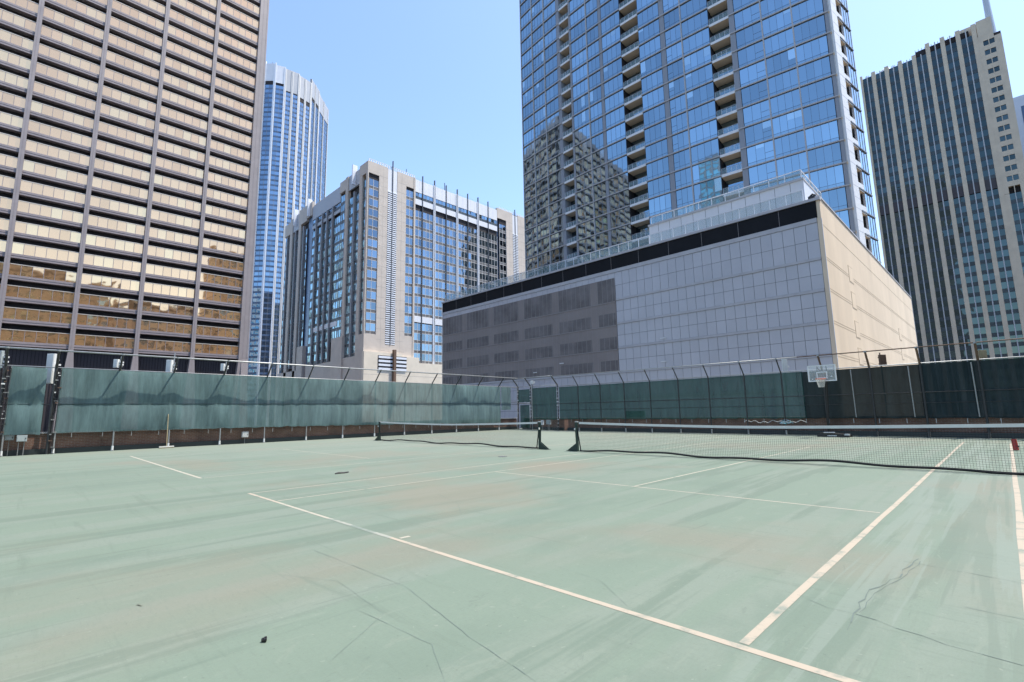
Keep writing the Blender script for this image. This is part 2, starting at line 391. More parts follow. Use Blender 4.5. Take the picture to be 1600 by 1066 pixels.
# cracks in the slab
cur = 'crack'
q = MB()
def crack(pts, wd):
    P = []
    for (a, c) in zip(pts, pts[1:]):
        n = max(2, int(math.dist(a, c)/.12))
        for k in range(n): P.append((a[0]+(c[0]-a[0])*k/n+random.gauss(0, .45*wd), a[1]+(c[1]-a[1])*k/n+random.gauss(0, .45*wd)))
    P.append(pts[-1])
    for a, c in zip(P, P[1:]):
        d = Vector((c[0]-a[0], c[1]-a[1])); d.normalize(); n = Vector((-d.y, d.x))*wd*.55*random.uniform(.2, 1.2)/2
        q.face([(a[0]-n.x, a[1]-n.y, .0025), (c[0]-n.x, c[1]-n.y, .0025), (c[0]+n.x, c[1]+n.y, .0025), (a[0]+n.x, a[1]+n.y, .0025)], cur)
crack([(10.2, 3.1), (10.13, 2.3), (10.02, 1.75), (10.02, 1.1), (10.05, .75)], .022)
crack([(10.24, 3.0), (10.17, 2.3), (10.06, 1.7), (10.05, 1.15)], .012)
crack([(10.03, 1.1), (10.3, 1.02), (10.55, .93), (10.9, .88), (11.6, .86)], .015)
crack([(9.6, 1.25), (9.85, 1.1), (10.02, 1.1)], .006)
crack([(10.1, 2.9), (10.6, 2.85), (11.4, 2.7), (12.4, 2.75)], .012)
crack([(10.0, 5.0), (10.9, 4.9), (12, 4.9)], .01)
cur = 'scratch'
crack([(5.2, -.9), (7.0, -.85), (8.2, -1.1), (9.2, -1.25), (10.3, -1.5)], .008)
crack([(7.2, -1.4), (8.1, -1.35), (8.8, -1.7), (9.7, -1.85)], .006)
crack([(5.6, -1.6), (6.4, -1.2), (7.4, -1.3), (7.8, -1.9)], .005)
crack([(7.6, .5), (8.2, .45), (8.7, .1)], .005)
crack([(3.1, 2.4), (4.2, 2.0), (4.9, 1.5)], .008)
crack([(10.6, 1.8), (11.6, 1.72)], .008)
q.build('crack', court)

# ------------------------------------------------------------------ brick parapets
def parapet(name, label, segs):
    t = thing(name, label, 'brick wall')
    wall = MB(); kerb = MB(); cop = MB()
    for (fr, u0, u1) in segs:
        wall.box(fr, u0, u1, -.75, -.35, -.3, .93, 'brick'); cop.box(fr, u0-.02, u1+.02, -.80, -.30, .932, 1.0, 'ledge')
        kerb.box(fr, u0, u1, -.345, -.22, .002, .24, 'kerb_dark')
    wall.build('wall', t); cop.build('coping', t); kerb.build('kerb', t)
LF = Flat((-20.3, 0), (0, 1), (1, 0)); RF = Flat((0, 27.0), (1, 0), (0, -1))
CL = Vector((-14.3+20.3, 27.0-28.6)).normalized()
CF = Flat((-20.3, 28.6), (CL.x, CL.y), (CL.y, -CL.x)); CLEN = math.hypot(6.0, 1.6)
parapet('brick_parapet', 'low brick wall with dark kerb behind the left fence under the pale teal windscreen', [(LF, -15, 28.7)])
parapet('brick_parapet', 'low brick wall behind the right fence and basketball hoop, mostly in shade', [(RF, -13.6, 23)])
parapet('brick_parapet', 'short brick wall across the far corner behind the narrow gate', [(CF, .25, CLEN+.3)])

# ------------------------------------------------------------------ fences
def rect_tube(b, p, q, w1, m):
    p, q = Vector(p), Vector(q); b.tube([p, q], w1/2*1.2, m, n=6)
def chain(fr, u0, u1, z0, z1, d, m='galv', step=.09):
    b = MB(); H = z1-z0; wd = .0022
    def ribbon(a, c):
        A, Cc = fr.P(a[0], d, a[1]), fr.P(c[0], d, c[1]); t = (Cc-A).normalized(); n = (fr.P(0, 1, 0)-fr.P(0, 0, 0)).normalized(); s_ = t.cross(n)*wd
        b.face([A-s_, Cc-s_, Cc+s_, A+s_], m, .5)
    u = u0-H
    while u < u1:
        a0 = max(u, u0); a1 = min(u+H, u1)
        if a1 > a0+.01:
            ribbon((a0, z0+(a0-u)), (a1, z0+(a1-u))); ribbon((a0, z1-(a0-u)), (a1, z1-(a1-u)))
        u += step
    return b
def sheet(fr, u0, u1, zb0, zb1, zt0, zt1, d0, m, amp=.1, ph=0., seam=2.28, fine=.08, name='windscreen', parent=None, **kw):
    """fabric tied along the top, the middle seam and the bottom, billowing in between"""
    nu = max(4, int((u1-u0)/.12)); nz = 30; b = MB(); mi = b.mi(m); L = u1-u0
    def f(u):
        return .5+.5*math.sin(u*1.13+ph)*math.sin(u*.47+1.7*ph+.6)+.28*math.sin(u*2.9+ph*3)
    for i in range(nu+1):
        u = u0+L*i/nu; s_ = i/nu; zb = zb0+(zb1-zb0)*s_; zt = zt0+(zt1-zt0)*s_
        for j in range(nz+1):
            v = j/nz; z = zb+(zt-zb)*v
            if z > seam: w_ = (z-seam)/(zt-seam); sh = math.sin(math.pi*w_)**.7 if 0 < w_ < 1 else 0
            else: w_ = (z-zb)/(seam-zb); sh = .75*math.sin(math.pi*w_)**.7 if 0 < w_ < 1 else 0
            e = min(1, 4*min(s_, 1-s_)+.15)
            d = d0+sh*amp*max(0, f(u))*e+fine*.12*math.sin(u*6.1+ph)*math.sin(math.pi*v)+.006*math.sin(u*23)*math.sin(z*5)
            if j == 0: z -= .035*abs(math.sin(u*1.31*2+ph))+.012*math.sin(u*9)
            b.v.append(tuple(fr.P(u, d, z)))
    for i in range(nu):
        for j in range(nz):
            a = i*(nz+1)+j; b.f.append((a, a+nz+1, a+nz+2, a+1)); b.m.append(mi); b.a.append(.5)
    return b.build(name, parent, smooth=True, **kw)
def post(parent, fr, u, H, m='galv', r=.032, boot=True, arm=True, armr=.03, tip=None, d=0., armm='pipe_dark', lean=.7, rise=.72):
    b = MB(); b.tube([fr.P(u, d, 0), fr.P(u, d, H)], r, m, n=10); p = b.build('post', parent, smooth=False)
    if boot:
        b = MB(); b.tube([fr.P(u, d, 0), fr.P(u, d, .05)], r*2.1, 'galv', n=10); b.tube([fr.P(u, d, .05), fr.P(u, d, .24)], r*1.5, 'white_plastic', n=10); b.build('base_sleeve', p)
    if arm:
        b = MB(); b.tube([fr.P(u, d, H-.02), fr.P(u, lean, H+rise)], armr, armm, n=6); b.build('arm', parent)
        b = MB(); b.tube([fr.P(u, lean, H+rise-.03), fr.P(u, lean, H+rise+.045)], armr*1.5, 'galv', n=8); b.build('arm_cap', parent)
def Hl(y): return 3.99-.0075*(y+2.3)
# left fence
t = thing('chain_link_fence', 'long left fence with pale teal sunlit windscreen and overhanging dark arms', 'fence')
LP = [-8.6, -6.2, -.04, 2.25, 4.64, 6.98, 9.46, 11.87, 14.21, 16.63, 19.06, 21.45, 23.78, 26.16]
for y in LP: post(t, LF, y, Hl(y), armr=.044)
for y in (-4.05, -2.38):
    post(t, LF, y, Hl(y), m='pipe_dark', r=.06, armr=.055, boot=False)
    post(t, LF, y+.2, Hl(y)-.05, m='galv', r=.035, arm=False, boot=True)
    cl = MB()
    z = .3
    while z < 3.8:
        a_ = random.uniform(-.07, .12); cl.box(LF, y+a_, y+a_+random.uniform(.04, .16), .03, .10, z, z+random.uniform(.015, .06), random.choice(['white_plastic', 'galv', 'galv', 'pipe_rust', 'pipe_dark'])); z += random.uniform(.08, .34)
    cl.build('cable_clamps', t)
    cb = MB()
    for k in range(3): cb.tube([LF.P(y+.07+k*.05+.012*math.sin(z*3+k), .09, z) for z in [i*.3 for i in range(14)]], .012, 'black', n=6)
    cb.build('cable', t)
def rail(pts, r, m, name='top_rail', par=None): 
    b = MB(); b.tube(pts, r, m, n=8); return b.build(name, par or t, smooth=True)
rail([LF.P(-12, 0, Hl(-12)), LF.P(28.6, 0, Hl(28.6)-.02)], .026, 'galv')
rail([LF.P(-12, .7, Hl(-12)+.72), LF.P(8, .7, Hl(8)+.73), LF.P(28.6, .7, 4.48)], .040, 'galv', 'outer_rail')
rail([LF.P(-3.86, .062, 2.285), LF.P(-2.66, .062, 2.285)], .010, 'kerb_dark', 'seam_cord'); rail([LF.P(-2.18, .062, 2.285), LF.P(26.3, .062, 2.265)], .012, 'kerb_dark', 'seam_cord')
rail([LF.P(-12, -.01, 2.26), LF.P(28.6, -.01, 2.22)], .02, 'pipe_dark', 'middle_rail')
for (a, c, za, zc, ph) in ((-2.18, 8.9, .99, .92, .3), (8.87, 17.6, .92, .80, 2.1), (17.57, 26.3, .80, .63, 4.2)):
    sheet(LF, a, c, za, zc, Hl(a)-.03, Hl(c)-.03, .045, 'screen_teal', amp=.115, ph=ph, parent=t, label='pale teal windscreen panel')
sheet(LF, -3.84, -2.68, .96, .93, 3.97, 3.93, .05, 'screen_teal', amp=.12, ph=5.2, parent=t, label='narrow teal windscreen panel over the gate')
sheet(LF, -8.5, -4.2, .96, .96, 3.97, 3.95, .05, 'screen_teal', amp=.1, ph=1.2, parent=t)
sheet(LF, 26.42, 27.6, 1.75, 1.75, 3.72, 3.72, .05, 'screen_teal', amp=.06, ph=.2, parent=t)
chain(LF, -12, 28.5, .05, 1.0, 0., m='pipe_dark', step=.07).build('chain_link', t)
# little tie straps hanging under the windscreen
for k in range(26):
    b = MB(); y = -1.6+k*1.13; zb = .98-.012*(y+2.2); b.box(LF, y-.012, y+.012, .0, .02, zb-.24, zb-.02, 'galv'); b.build('tie_strap', t)

# corner section with gate
t = thing('corner_gate_fence', 'short fence across the far corner with a tall narrow gate and dark posts', 'fence')
gu = 2.15
for u, mm in ((0., 'pipe_dark'), (gu, 'pipe_dark'), (CLEN, 'pipe_dark')):
    post(t, CF, u, 3.80-.03*u, m=mm, r=.05, arm=True, armr=.05, boot=False, lean=.6, rise=.72)
post(t, CF, -.18, 4.4, m='galv', r=.03, arm=False, boot=False); post(t, CF, gu+.16, 3.72, m='galv', r=.03, arm=False, boot=False)
cl = MB()
for u in (0, gu, CLEN):
    for k in range(13): z = .3+k*.28; cl.box(CF, u-.06, u+.14, .05, .10, z, z+random.uniform(.03, .06), random.choice(['white_plastic', 'galv', 'pipe_rust']))
cl.build('cable_clamps', t)
rail([CF.P(0, 0, 3.78), CF.P(CLEN, 0, 3.62)], .026, 'galv'); rail([CF.P(0, .6, 4.50), CF.P(CLEN, .6, 4.34)], .030, 'galv', 'outer_rail')
rail([CF.P(0, 0, 2.28), CF.P(gu, 0, 2.28)], .045, 'galv', 'gate_header')
rail([CF.P(gu, 0, 2.12), CF.P(CLEN, 0, 2.12)], .018, 'pipe_dark', 'middle_rail')
g_ = MB(); g_.tube([CF.P(.35, 0, .1), CF.P(.35, 0, 2.15), CF.P(gu-.2, 0, 2.15), CF.P(gu-.2, 0, .1), CF.P(.35, 0, .1)], .024, 'galv', n=6); gate = g_.build('gate', t)
sheet(CF, .38, gu-.22, .15, .15, 2.12, 2.12, .03, 'screen_green', amp=.02, parent=gate, seam=1.1, name='gate_screen')
sheet(CF, .1, gu-.08, 2.4, 2.4, 3.5, 3.5, .03, 'screen_green', amp=.02, parent=t, seam=2.9)
sheet(CF, gu+.28, CLEN-.12, .9, .9, 3.55, 3.5, .03, 'screen_green', amp=.03, parent=t, seam=2.1)
chain(CF, gu, CLEN, .05, .9, 0., step=.08).build('chain_link', t)

# right fence
t = thing('chain_link_fence', 'long right fence with dark green and black windscreens behind the basketball hoop', 'fence')
RP = [-12.27, -10.22, -8.17, -6.12, -4.07, -2.05, .12, 2.15, 4.2, 6.28, 8.28, 10.32, 12.35, 14.4, 16.5, 18.6]
for x in RP:
    dk = x > 3.5
    post(t, RF, x, 3.49, m='pipe_dark', r=.034 if not dk else .05, armr=.036 if not dk else .048, boot=False, lean=.62, rise=.72, armm='pipe_dark' if not dk else 'pipe_rust')
    bb = MB(); bb.tube([RF.P(x, 0, .0), RF.P(x, 0, .26)], .05, 'galv', n=8); bb.build('base_sleeve', t)
rail([RF.P(-14.3, 0, 3.52), RF.P(20, 0, 3.50)], .026, 'galv'); rail([RF.P(-14.3, .62, 4.28), RF.P(3.2, .62, 4.22)], .027, 'galv', 'outer_rail')
rail([RF.P(3.2, .62, 4.22), RF.P(20, .62, 4.24)], .027, 'pipe_rust', 'outer_rail')
rail([RF.P(-14.3, 0, 2.12), RF.P(20, 0, 2.12)], .020, 'pipe_dark', 'middle_rail'); rail([RF.P(-14.3, -.02, 1.62), RF.P(20, -.02, 1.62)], .010, 'pipe_dark', 'middle_wire')
sheet(RF, -14.2, 3.22, .92, .92, 3.44, 3.46, -.05, 'screen_green', amp=.03, parent=t, ph=1, seam=2.1, label='dark green windscreen with posts in front')
sheet(RF, 3.16, 8.24, .92, .92, 3.44, 3.46, -.05, 'screen_black', amp=.03, parent=t, ph=2, seam=2.1, label='black windscreen behind the basketball hoop')
sheet(RF, 8.20, 20, .92, .92, 3.46, 3.46, -.05, 'screen_navy', amp=.03, parent=t, ph=4, seam=2.1, label='blackish navy windscreen at right end')
chain(RF, -14.2, 20, .05, .9, 0., m='pipe_dark', step=.08).build('chain_link', t)
for x in (5.5, 7.85, 10.1):
    b = MB(); b.tube([RF.P(x+.0, .05, .95), RF.P(x-.02, .05, 3.40)], .026, 'galv', n=8); b.build('support_pole', t)
for k in range(28):
    b = MB(); x = -13+k*1.08; b.box(RF, x-.012, x+.012, .0, .02, .66, .88, 'galv'); b.build('tie_strap', t)
b = MB(); b.tube([RF.P(-.1+i*.13, -.1, .72+.05*math.sin(i*1.7)+.04*math.sin(i*.6)) for i in range(26)], .02, 'tape', n=6); b.build('cable', t)

# ------------------------------------------------------------------ tennis nets
def tennis_net(label, xa, xb, y):
    t = thing('tennis_net', label, 'tennis net', group='tennis nets across the two courts')
    L = xb-xa; mid = (xa+xb)/2
    top = lambda x: 1.005+.105*abs((x-mid)/(L/2))**1.5
    bot = lambda x: .065+.028*math.sin(x*1.15+xa)+.018*math.sin(x*2.7)
    a, c = xa+.12, xb-.12; b = MB()
    def cordv(x, r=.0023):
        b.tube([(x, y, bot(x)), (x+.004*math.sin(x*9), y+.004, (top(x)+bot(x))/2), (x, y, top(x)-.05)], r, 'cord', n=3, cap=False)
    n = int((c-a)/.052)
    for k in range(n+1): cordv(a+(c-a)*k/n)
    for k in range(1, 19):
        b.tube([(a+(c-a)*i/60, y, bot(a+(c-a)*i/60)+(top(a+(c-a)*i/60)-.05-bot(a+(c-a)*i/60))*k/19) for i in range(61)], .0023, 'cord', n=3, cap=False)
    b.build('netting', t)
    b = MB()
    for i in range(60):
        x0, x1 = a+(c-a)*i/60, a+(c-a)*(i+1)/60
        for s_ in (-1, 1): b.face([(x0, y+s_*.012, top(x0)-.075), (x1, y+s_*.012, top(x1)-.075), (x1, y+s_*.010, top(x1)), (x0, y+s_*.010, top(x0))], 'tape')
        b.face([(x0, y-.010, top(x0)), (x1, y-.010, top(x1)), (x1, y+.010, top(x1)), (x0, y+.010, top(x0))], 'tape')
    b.build('headband', t)
    b = MB(); b.tube([(a+(c-a)*i/80, y+.01*math.sin(i*.4), bot(a+(c-a)*i/80)) for i in range(81)], .033, 'cord', n=6); b.build('bottom_band', t)
    b = MB()
    for x, s_ in ((a, -1), (c, 1)): b.tube([(x+.10*s_, y-.01, 1.07), (x+.05*s_, y-.01, .6), (x-.05*s_, y-.01, bot(x))], .022, 'cord', n=6)
    b.build('side_band', t)
    b = MB(); b.tube([(xa-.02, y, 1.09), (a, y, top(a)-.01)], .006, 'galv', n=5); b.tube([(xb+.02, y, 1.09), (c, y, top(c)-.01)], .006, 'galv', n=5); b.build('cable', t)
    for x, s_ in ((xa, -1), (xb, 1)):
        b = MB(); b.wbox(x-.038, x+.038, y-.038, y+.038, .0, 1.10, 'post_green'); b.wbox(x-.05, x+.05, y-.05, y+.05, 1.10, 1.135, 'steel_grey'); p = b.build('post', t)
        b = MB(); b.tube([(x+s_*.075, y-.0, 1.07), (x+s_*.04, y, .30)], .022, 'post_green', n=6); b.build('tension_rod', p)
        b = MB(); b.wbox(x+s_*.04-.02, x+s_*.04+.02, y-.09, y-.04, .80, .88, 'tape'); b.build('winder', p)
        b = MB(); k = s_
        for yy in (y-.05, y+.03):
            A = [(x-k*.04, yy, 0), (x+k*.45, yy, 0), (x+k*.45, yy, .03), (x+k*.0, yy, .32), (x-k*.04, yy, .32)]; B = [(p_[0], yy+.02, p_[2]) for p_ in A]
            b.face(A, 'post_green'); b.face(B[::-1], 'post_green')
            for i in range(5): b.face([A[i], A[(i+1) % 5], B[(i+1) % 5], B[i]], 'post_green')
        b.wbox(min(x-k*.06, x+k*.47), max(x-k*.06, x+k*.47), y-.12, y+.12, .001, .016, 'post_green'); b.build('base', p)
tennis_net('nearer tennis net running off the right edge, only its left post in view', -.82, 11.85, 11.86)
tennis_net('farther tennis net in front of the left fence, with both dark green posts in view', -15.55, -2.75, 11.86)

# ------------------------------------------------------------------ basketball hoop
t = thing('basketball_hoop', 'basketball hoop with clear backboard, white net and black pole before the right fence', 'basketball hoop')
BX, BY = 4.60, 25.05
b = MB(); b.tube([(4.40, 26.05, .1), (4.52, 25.95, 2.0), (4.60, 25.85, 3.2)], .055, 'black', n=10); b.build('pole', t)
b = MB()
for s_ in (-.2, .2):
    b.tube([(BX+.0+s_*.4, 25.87, 2.75), (BX+s_, BY+.06, 2.95)], .022, 'black', n=6); b.tube([(BX+s_*.4, 25.86, 3.15), (BX+s_, BY+.06, 3.5)], .022, 'black', n=6)
    b.tube([(BX+s_, BY+.05, 2.85), (BX+s_, BY+.05, 3.56)], .02, 'black', n=6)
b.build('bracket', t)
b = MB(); b.wbox(BX-.60, BX+.60, BY, BY+.012, 2.80, 3.58, 'clear_board'); bd = b.build('backboard', t)
b = MB()
for (x0, x1, z0, z1) in ((-.62, .62, 3.55, 3.60), (-.62, .62, 2.78, 2.83), (-.62, -.57, 2.83, 3.55), (.57, .62, 2.83, 3.55)): b.wbox(BX+x0, BX+x1, BY-.02, BY+.03, z0, z1, 'white_plastic')
b.build('board_frame', bd)
b = MB()
for (x0, x1, z0, z1) in ((-.24, .24, 3.22, 3.27), (-.24, .24, 2.93, 2.98), (-.24, -.19, 2.98, 3.22), (.19, .24, 2.98, 3.22)): b.wbox(BX+x0, BX+x1, BY-.006, BY-.002, z0, z1, 'white_plastic')
b.face([(BX+.36, BY-.004, 2.99), (BX+.46, BY-.004, 2.99), (BX+.44, BY-.004, 3.03), (BX+.41, BY-.004, 3.045), (BX+.38, BY-.004, 3.03)], 'white_plastic')
b.face([(BX-.46, BY-.004, 2.90), (BX-.40, BY-.004, 2.90), (BX-.41, BY-.004, 2.93), (BX-.45, BY-.004, 2.93)], 'white_plastic')
b.build('target_square', bd)
rc = (BX, BY-.32, 2.90)
b = MB(); b.tube([(rc[0]+.225*math.cos(a*math.pi/12), rc[1]+.225*math.sin(a*math.pi/12), rc[2]) for a in range(25)], .014, 'orange', n=6, cap=False); b.wbox(BX-.09, BX+.09, BY-.11, BY-.01, 2.85, 2.92, 'orange'); b.build('rim', t)
b = MB()
for k in range(12):
    for s_ in (-1, 1):
        pts = []
        for j in range(9):
            v = j/8; a = 2*math.pi*k/12+s_*v*2.2; r = .22-.10*v**.7; pts.append((rc[0]+r*math.cos(a), rc[1]+r*math.sin(a), rc[2]-.02-.40*v))
        b.tube(pts, .0065, 'tape', n=4, cap=False)
b.build('net', t)
b = MB()
prof = [(-.35, 0), (-.38, .12), (-.30, .20), (.30, .20), (.95, .13), (1.02, .05), (1.0, 0)]
A = [(4.35+x, 25.55, z) for x, z in prof]; B = [(4.35+x, 26.35, z) for x, z in prof]
b.face(A, 'black'); b.face(B[::-1], 'black')
for i in range(len(prof)): j = (i+1) % len(prof); b.face([A[i], A[j], B[j], B[i]], 'black')
b.tube([(4.3, 25.5, .22), (4.8, 25.5, .23)], .03, 'steel_grey', n=6)
base = b.build('base', t)
b = MB(); b.wbox(4.45, 4.85, 25.535, 25.545, .05, .09, 'white_plastic'); b.wbox(5.18, 5.40, 25.5, 25.6, .10, .17, 'white_plastic'); b.build('trim', base)

# ------------------------------------------------------------------ small things on the deck
t = thing('push_broom', 'push broom with long wooden handle leaning on the left windscreen', 'broom')
b = MB(); b.tube([(-19.95, 2.12, .06), (-20.15, 2.12, 1.75)], .02, 'wood', n=8); b.build('handle', t)
b = MB(); b.wbox(-20.0, -19.9, 1.80, 2.44, .05, .11, 'tape'); hd = b.build('head', t); b = MB(); b.wbox(-19.99, -19.91, 1.81, 2.43, .004, .049, 'wood'); b.build('bristles', hd)
b = MB(); b.tube([(11.06, 19.62, .015), (11.04, 19.66, .36)], [.075, .068], 'red', n=14); o = thing('red_canister', 'small red canister leaning on the court near the right edge', 'canister')
b.build('body', o); b = MB(); b.tube([(11.04, 19.66, .361), (11.038, 19.665, .39)], .045, 'black', n=10); b.build('lid', o)
b = MB(); b.tube([(11.12, 19.54, .12), (11.12, 19.56, .16)], .022, 'black', n=8); b.build('spout', o)
b = MB()
for k in range(5): b.wbox(11.35+k*.10, 11.44+k*.10, 19.3+.01*k, 19.9, .004, .03+.002*k, 'black')
o = b.build('rubber_mat', label='black ribbed rubber mat cut off by the right edge of the picture', category='mat')
b = MB(); b.tube([(-1.66, 2.58, .012), (-1.69, 2.7, .018), (-1.66, 2.83, .013), (-1.675, 2.96, .022)], [.018, .03, .026, .014], 'black', n=6); b.tube([(-1.69, 2.6, .01), (-1.74, 2.68, .012)], .012, 'black', n=5)
b.build('broken_strip', label='crumpled dark strip lying on the court beside the baseline corner', category='debris')
b = MB()
for (x, y, r) in ((7.205, -2.117, .013), (7.19, -2.10, .010), (7.222, -2.11, .008)): b.tube([(x, y, .003), (x+.004, y, .018), (x+.01, y+.004, .026)], [r, r*1.2, r*.5], 'black', n=7)
b.build('black_clod', label='small black clod on the bare court in the foreground', category='debris')
b = MB()
for k in range(5): x = 5.70+.014*k; b.face([(x-.008, -2.61+.005*k, .003), (x+.006, -2.617+.005*k, .006), (x+.010, -2.60+.004*k, .009), (x-.004, -2.595+.003*k, .004)], 'pipe_rust')
b.build('dead_leaf', label='tiny brown leaf scraps on the court at lower left', category='leaf')
t = thing('floor_drain', 'small dark round drain cover set in the court between the nets and the service line', 'drain')
b = MB(); b.tube([(-1.63, 8.65, .001), (-1.63, 8.65, .007)], .15, 'pipe_dark', n=20); b.build('rim', t)
b = MB()
for k in range(-3, 4): b.wbox(-1.63+k*.035-.01, -1.63+k*.035+.01, 8.65-.11, 8.65+.11, .0072, .012, 'galv')
b.build('grate', t)
# boxes on the fences
def jbox(label, fr, u0, u1, z0, z1, d0, m='grey_box', legs=False, cat='electrical box', cond=True):
    t = thing('electrical_box', label, cat)
    b = MB(); b.box(fr, u0, u1, d0, d0+.14, z0, z1, m); bd = b.build('body', t)
    b = MB(); b.box(fr, u0+.02, u1-.02, d0+.142, d0+.156, z0+.02, z1-.02, m); dr = b.build('door', t); b = MB(); b.box(fr, u1-.06, u1-.04, d0+.158, d0+.175, (z0+z1)/2-.03, (z0+z1)/2+.03, 'black'); b.build('latch', dr)
    if cond:
        b = MB(); um = (u0+u1)/2
        for du in ((-.09, .09) if legs else (0,)): b.tube([fr.P(um+du, d0+.06, .0), fr.P(um+du, d0+.06, z0)], .014, 'galv', n=6)
        b.build('conduit', t)
    return t
jbox('small pale square box low on the brick below the left windscreen', LF, 5.80, 6.13, .36, .68, -.20, 'white_plastic')
jbox('grey box on two conduits below the narrow gate windscreen at far left', LF, -3.42, -3.08, .62, .90, .0, legs=True)
jbox('darker grey box tucked beside the two-conduit box at far left', LF, -3.80, -3.50, .70, .92, -.18, legs=False)
jbox('pale upright meter box by the far corner post, left of a dark box', CF, 3.95, 4.20, .42, .82, .06, 'white_plastic')
jbox('dark grey square box right of the pale meter box in the far corner', CF, 4.75, 5.25, .48, .84, .06, 'grey_box', legs=True)
jbox('teal utility cabinet just behind the dark green windscreen', RF, -8.50, -6.98, .95, 1.45, -.75, 'green_box', cond=False, cat='cabinet')
b = MB(); random.seed(3)
for k in range(40):
    x = 2.2+random.uniform(-.22, .22); z = .70+random.uniform(-.08, .08); b.tube([(x, 26.86+random.uniform(-.05, .05), z), (x+random.uniform(-.12, .12), 26.86, z+random.uniform(-.04, .06)), (x+random.uniform(-.2, .2), 26.85, z+random.uniform(-.08, .08))], .012, 'green_glass' if k % 3 else 'white_plastic', n=5)
b.build('tangled_hose', label='tangled green and white hose hung low on the right fence left of the hoop', category='hose')
random.seed(11)

# cell antennas and lights behind the fence top
def antenna(label, x, y, z0, z1, w_, dp, m, polez, polem='galv', yaw_=0., extra=True):
    t = thing('cell_antenna', label, 'antenna')
    fr = Flat((x, y), (math.sin(R(45)+yaw_), math.cos(R(45)+yaw_)), (math.cos(R(45)+yaw_), -math.sin(R(45)+yaw_)))
    b = MB(); b.box(fr, -w_/2, w_/2, 0, dp, z0, z1, m); b.box(fr, -w_/2+.02, w_/2-.02, dp+.002, dp+.02, z0+.03, z1-.03, m); p = b.build('panel', t)
    b = MB(); b.tube([fr.P(w_*.1+.04, -.16, .9), fr.P(w_*.1+.04, -.16, polez)], .03, polem, n=8); b.build('pole', t)
    b = MB()
    for z in (z0+(z1-z0)*.2, z0+(z1-z0)*.8): b.box(fr, -.02, .12, -.22, -.002, z-.03, z+.03, polem)
    b.box(fr, .03, .07, -.224, -.202, z0+(z1-z0)*.2-.02, z0+(z1-z0)*.8+.02, polem)
    if extra:
        for z in (z0+(z1-z0)*.35, z0+(z1-z0)*.62): b.box(fr, w_/2+.01, w_/2+.16, -.08, .05, z-.03, z+.05, 'white_plastic')
        b.tube([fr.P(0, -.05, z0), fr.P(.08, -.08, z0-.25), fr.P(.02, -.1, z0-.6)], .014, 'black', n=6)
    b.build('bracket', t)
antenna('tall white panel antenna beside the narrow gate windscreen at far left', -20.75, -2.52, 3.25, 4.66, .34, .14, 'white_plastic', 4.5)
antenna('grey flat panel antenna at the extreme left edge above the fence', -20.75, -4.25, 3.9, 4.68, .3, .12, 'grey_box', 4.9)
antenna('small pale box antenna above the rail, first right of the tall white panel', -20.75, -.12, 4.12, 4.55, .22, .12, 'white_plastic', 4.72)
antenna('broad white panel with a raised pole tip, second right of the tall white panel', -20.75, 2.15, 3.9, 4.66, .28, .16, 'white_plastic', 5.06)
antenna('small pale box antenna farthest along the left fence, before the blue towers', -20.75, 4.70, 4.18, 4.60, .2, .12, 'white_plastic', 4.74)
antenna('small white bell-shaped unit above the corner gate', -18.9, 28.95, 3.95, 4.30, .26, .18, 'white_plastic', 4.3)
antenna('tall slim white panel sticking up behind the dark green windscreen', 2.15, 27.75, 3.0, 4.36, .26, .12, 'white_plastic', 4.1)
antenna('brownish box on a pole behind the hoop, right of the backboard', 6.7, 27.9, 3.55, 4.12, .30, .14, 'pipe_rust', 4.25, 'pipe_rust', extra=False)
antenna('small brown board behind the fence at the striped tower', 10.45, 27.9, 3.62, 3.97, .36, .08, 'wood', 4.0, 'pipe_rust', extra=False)

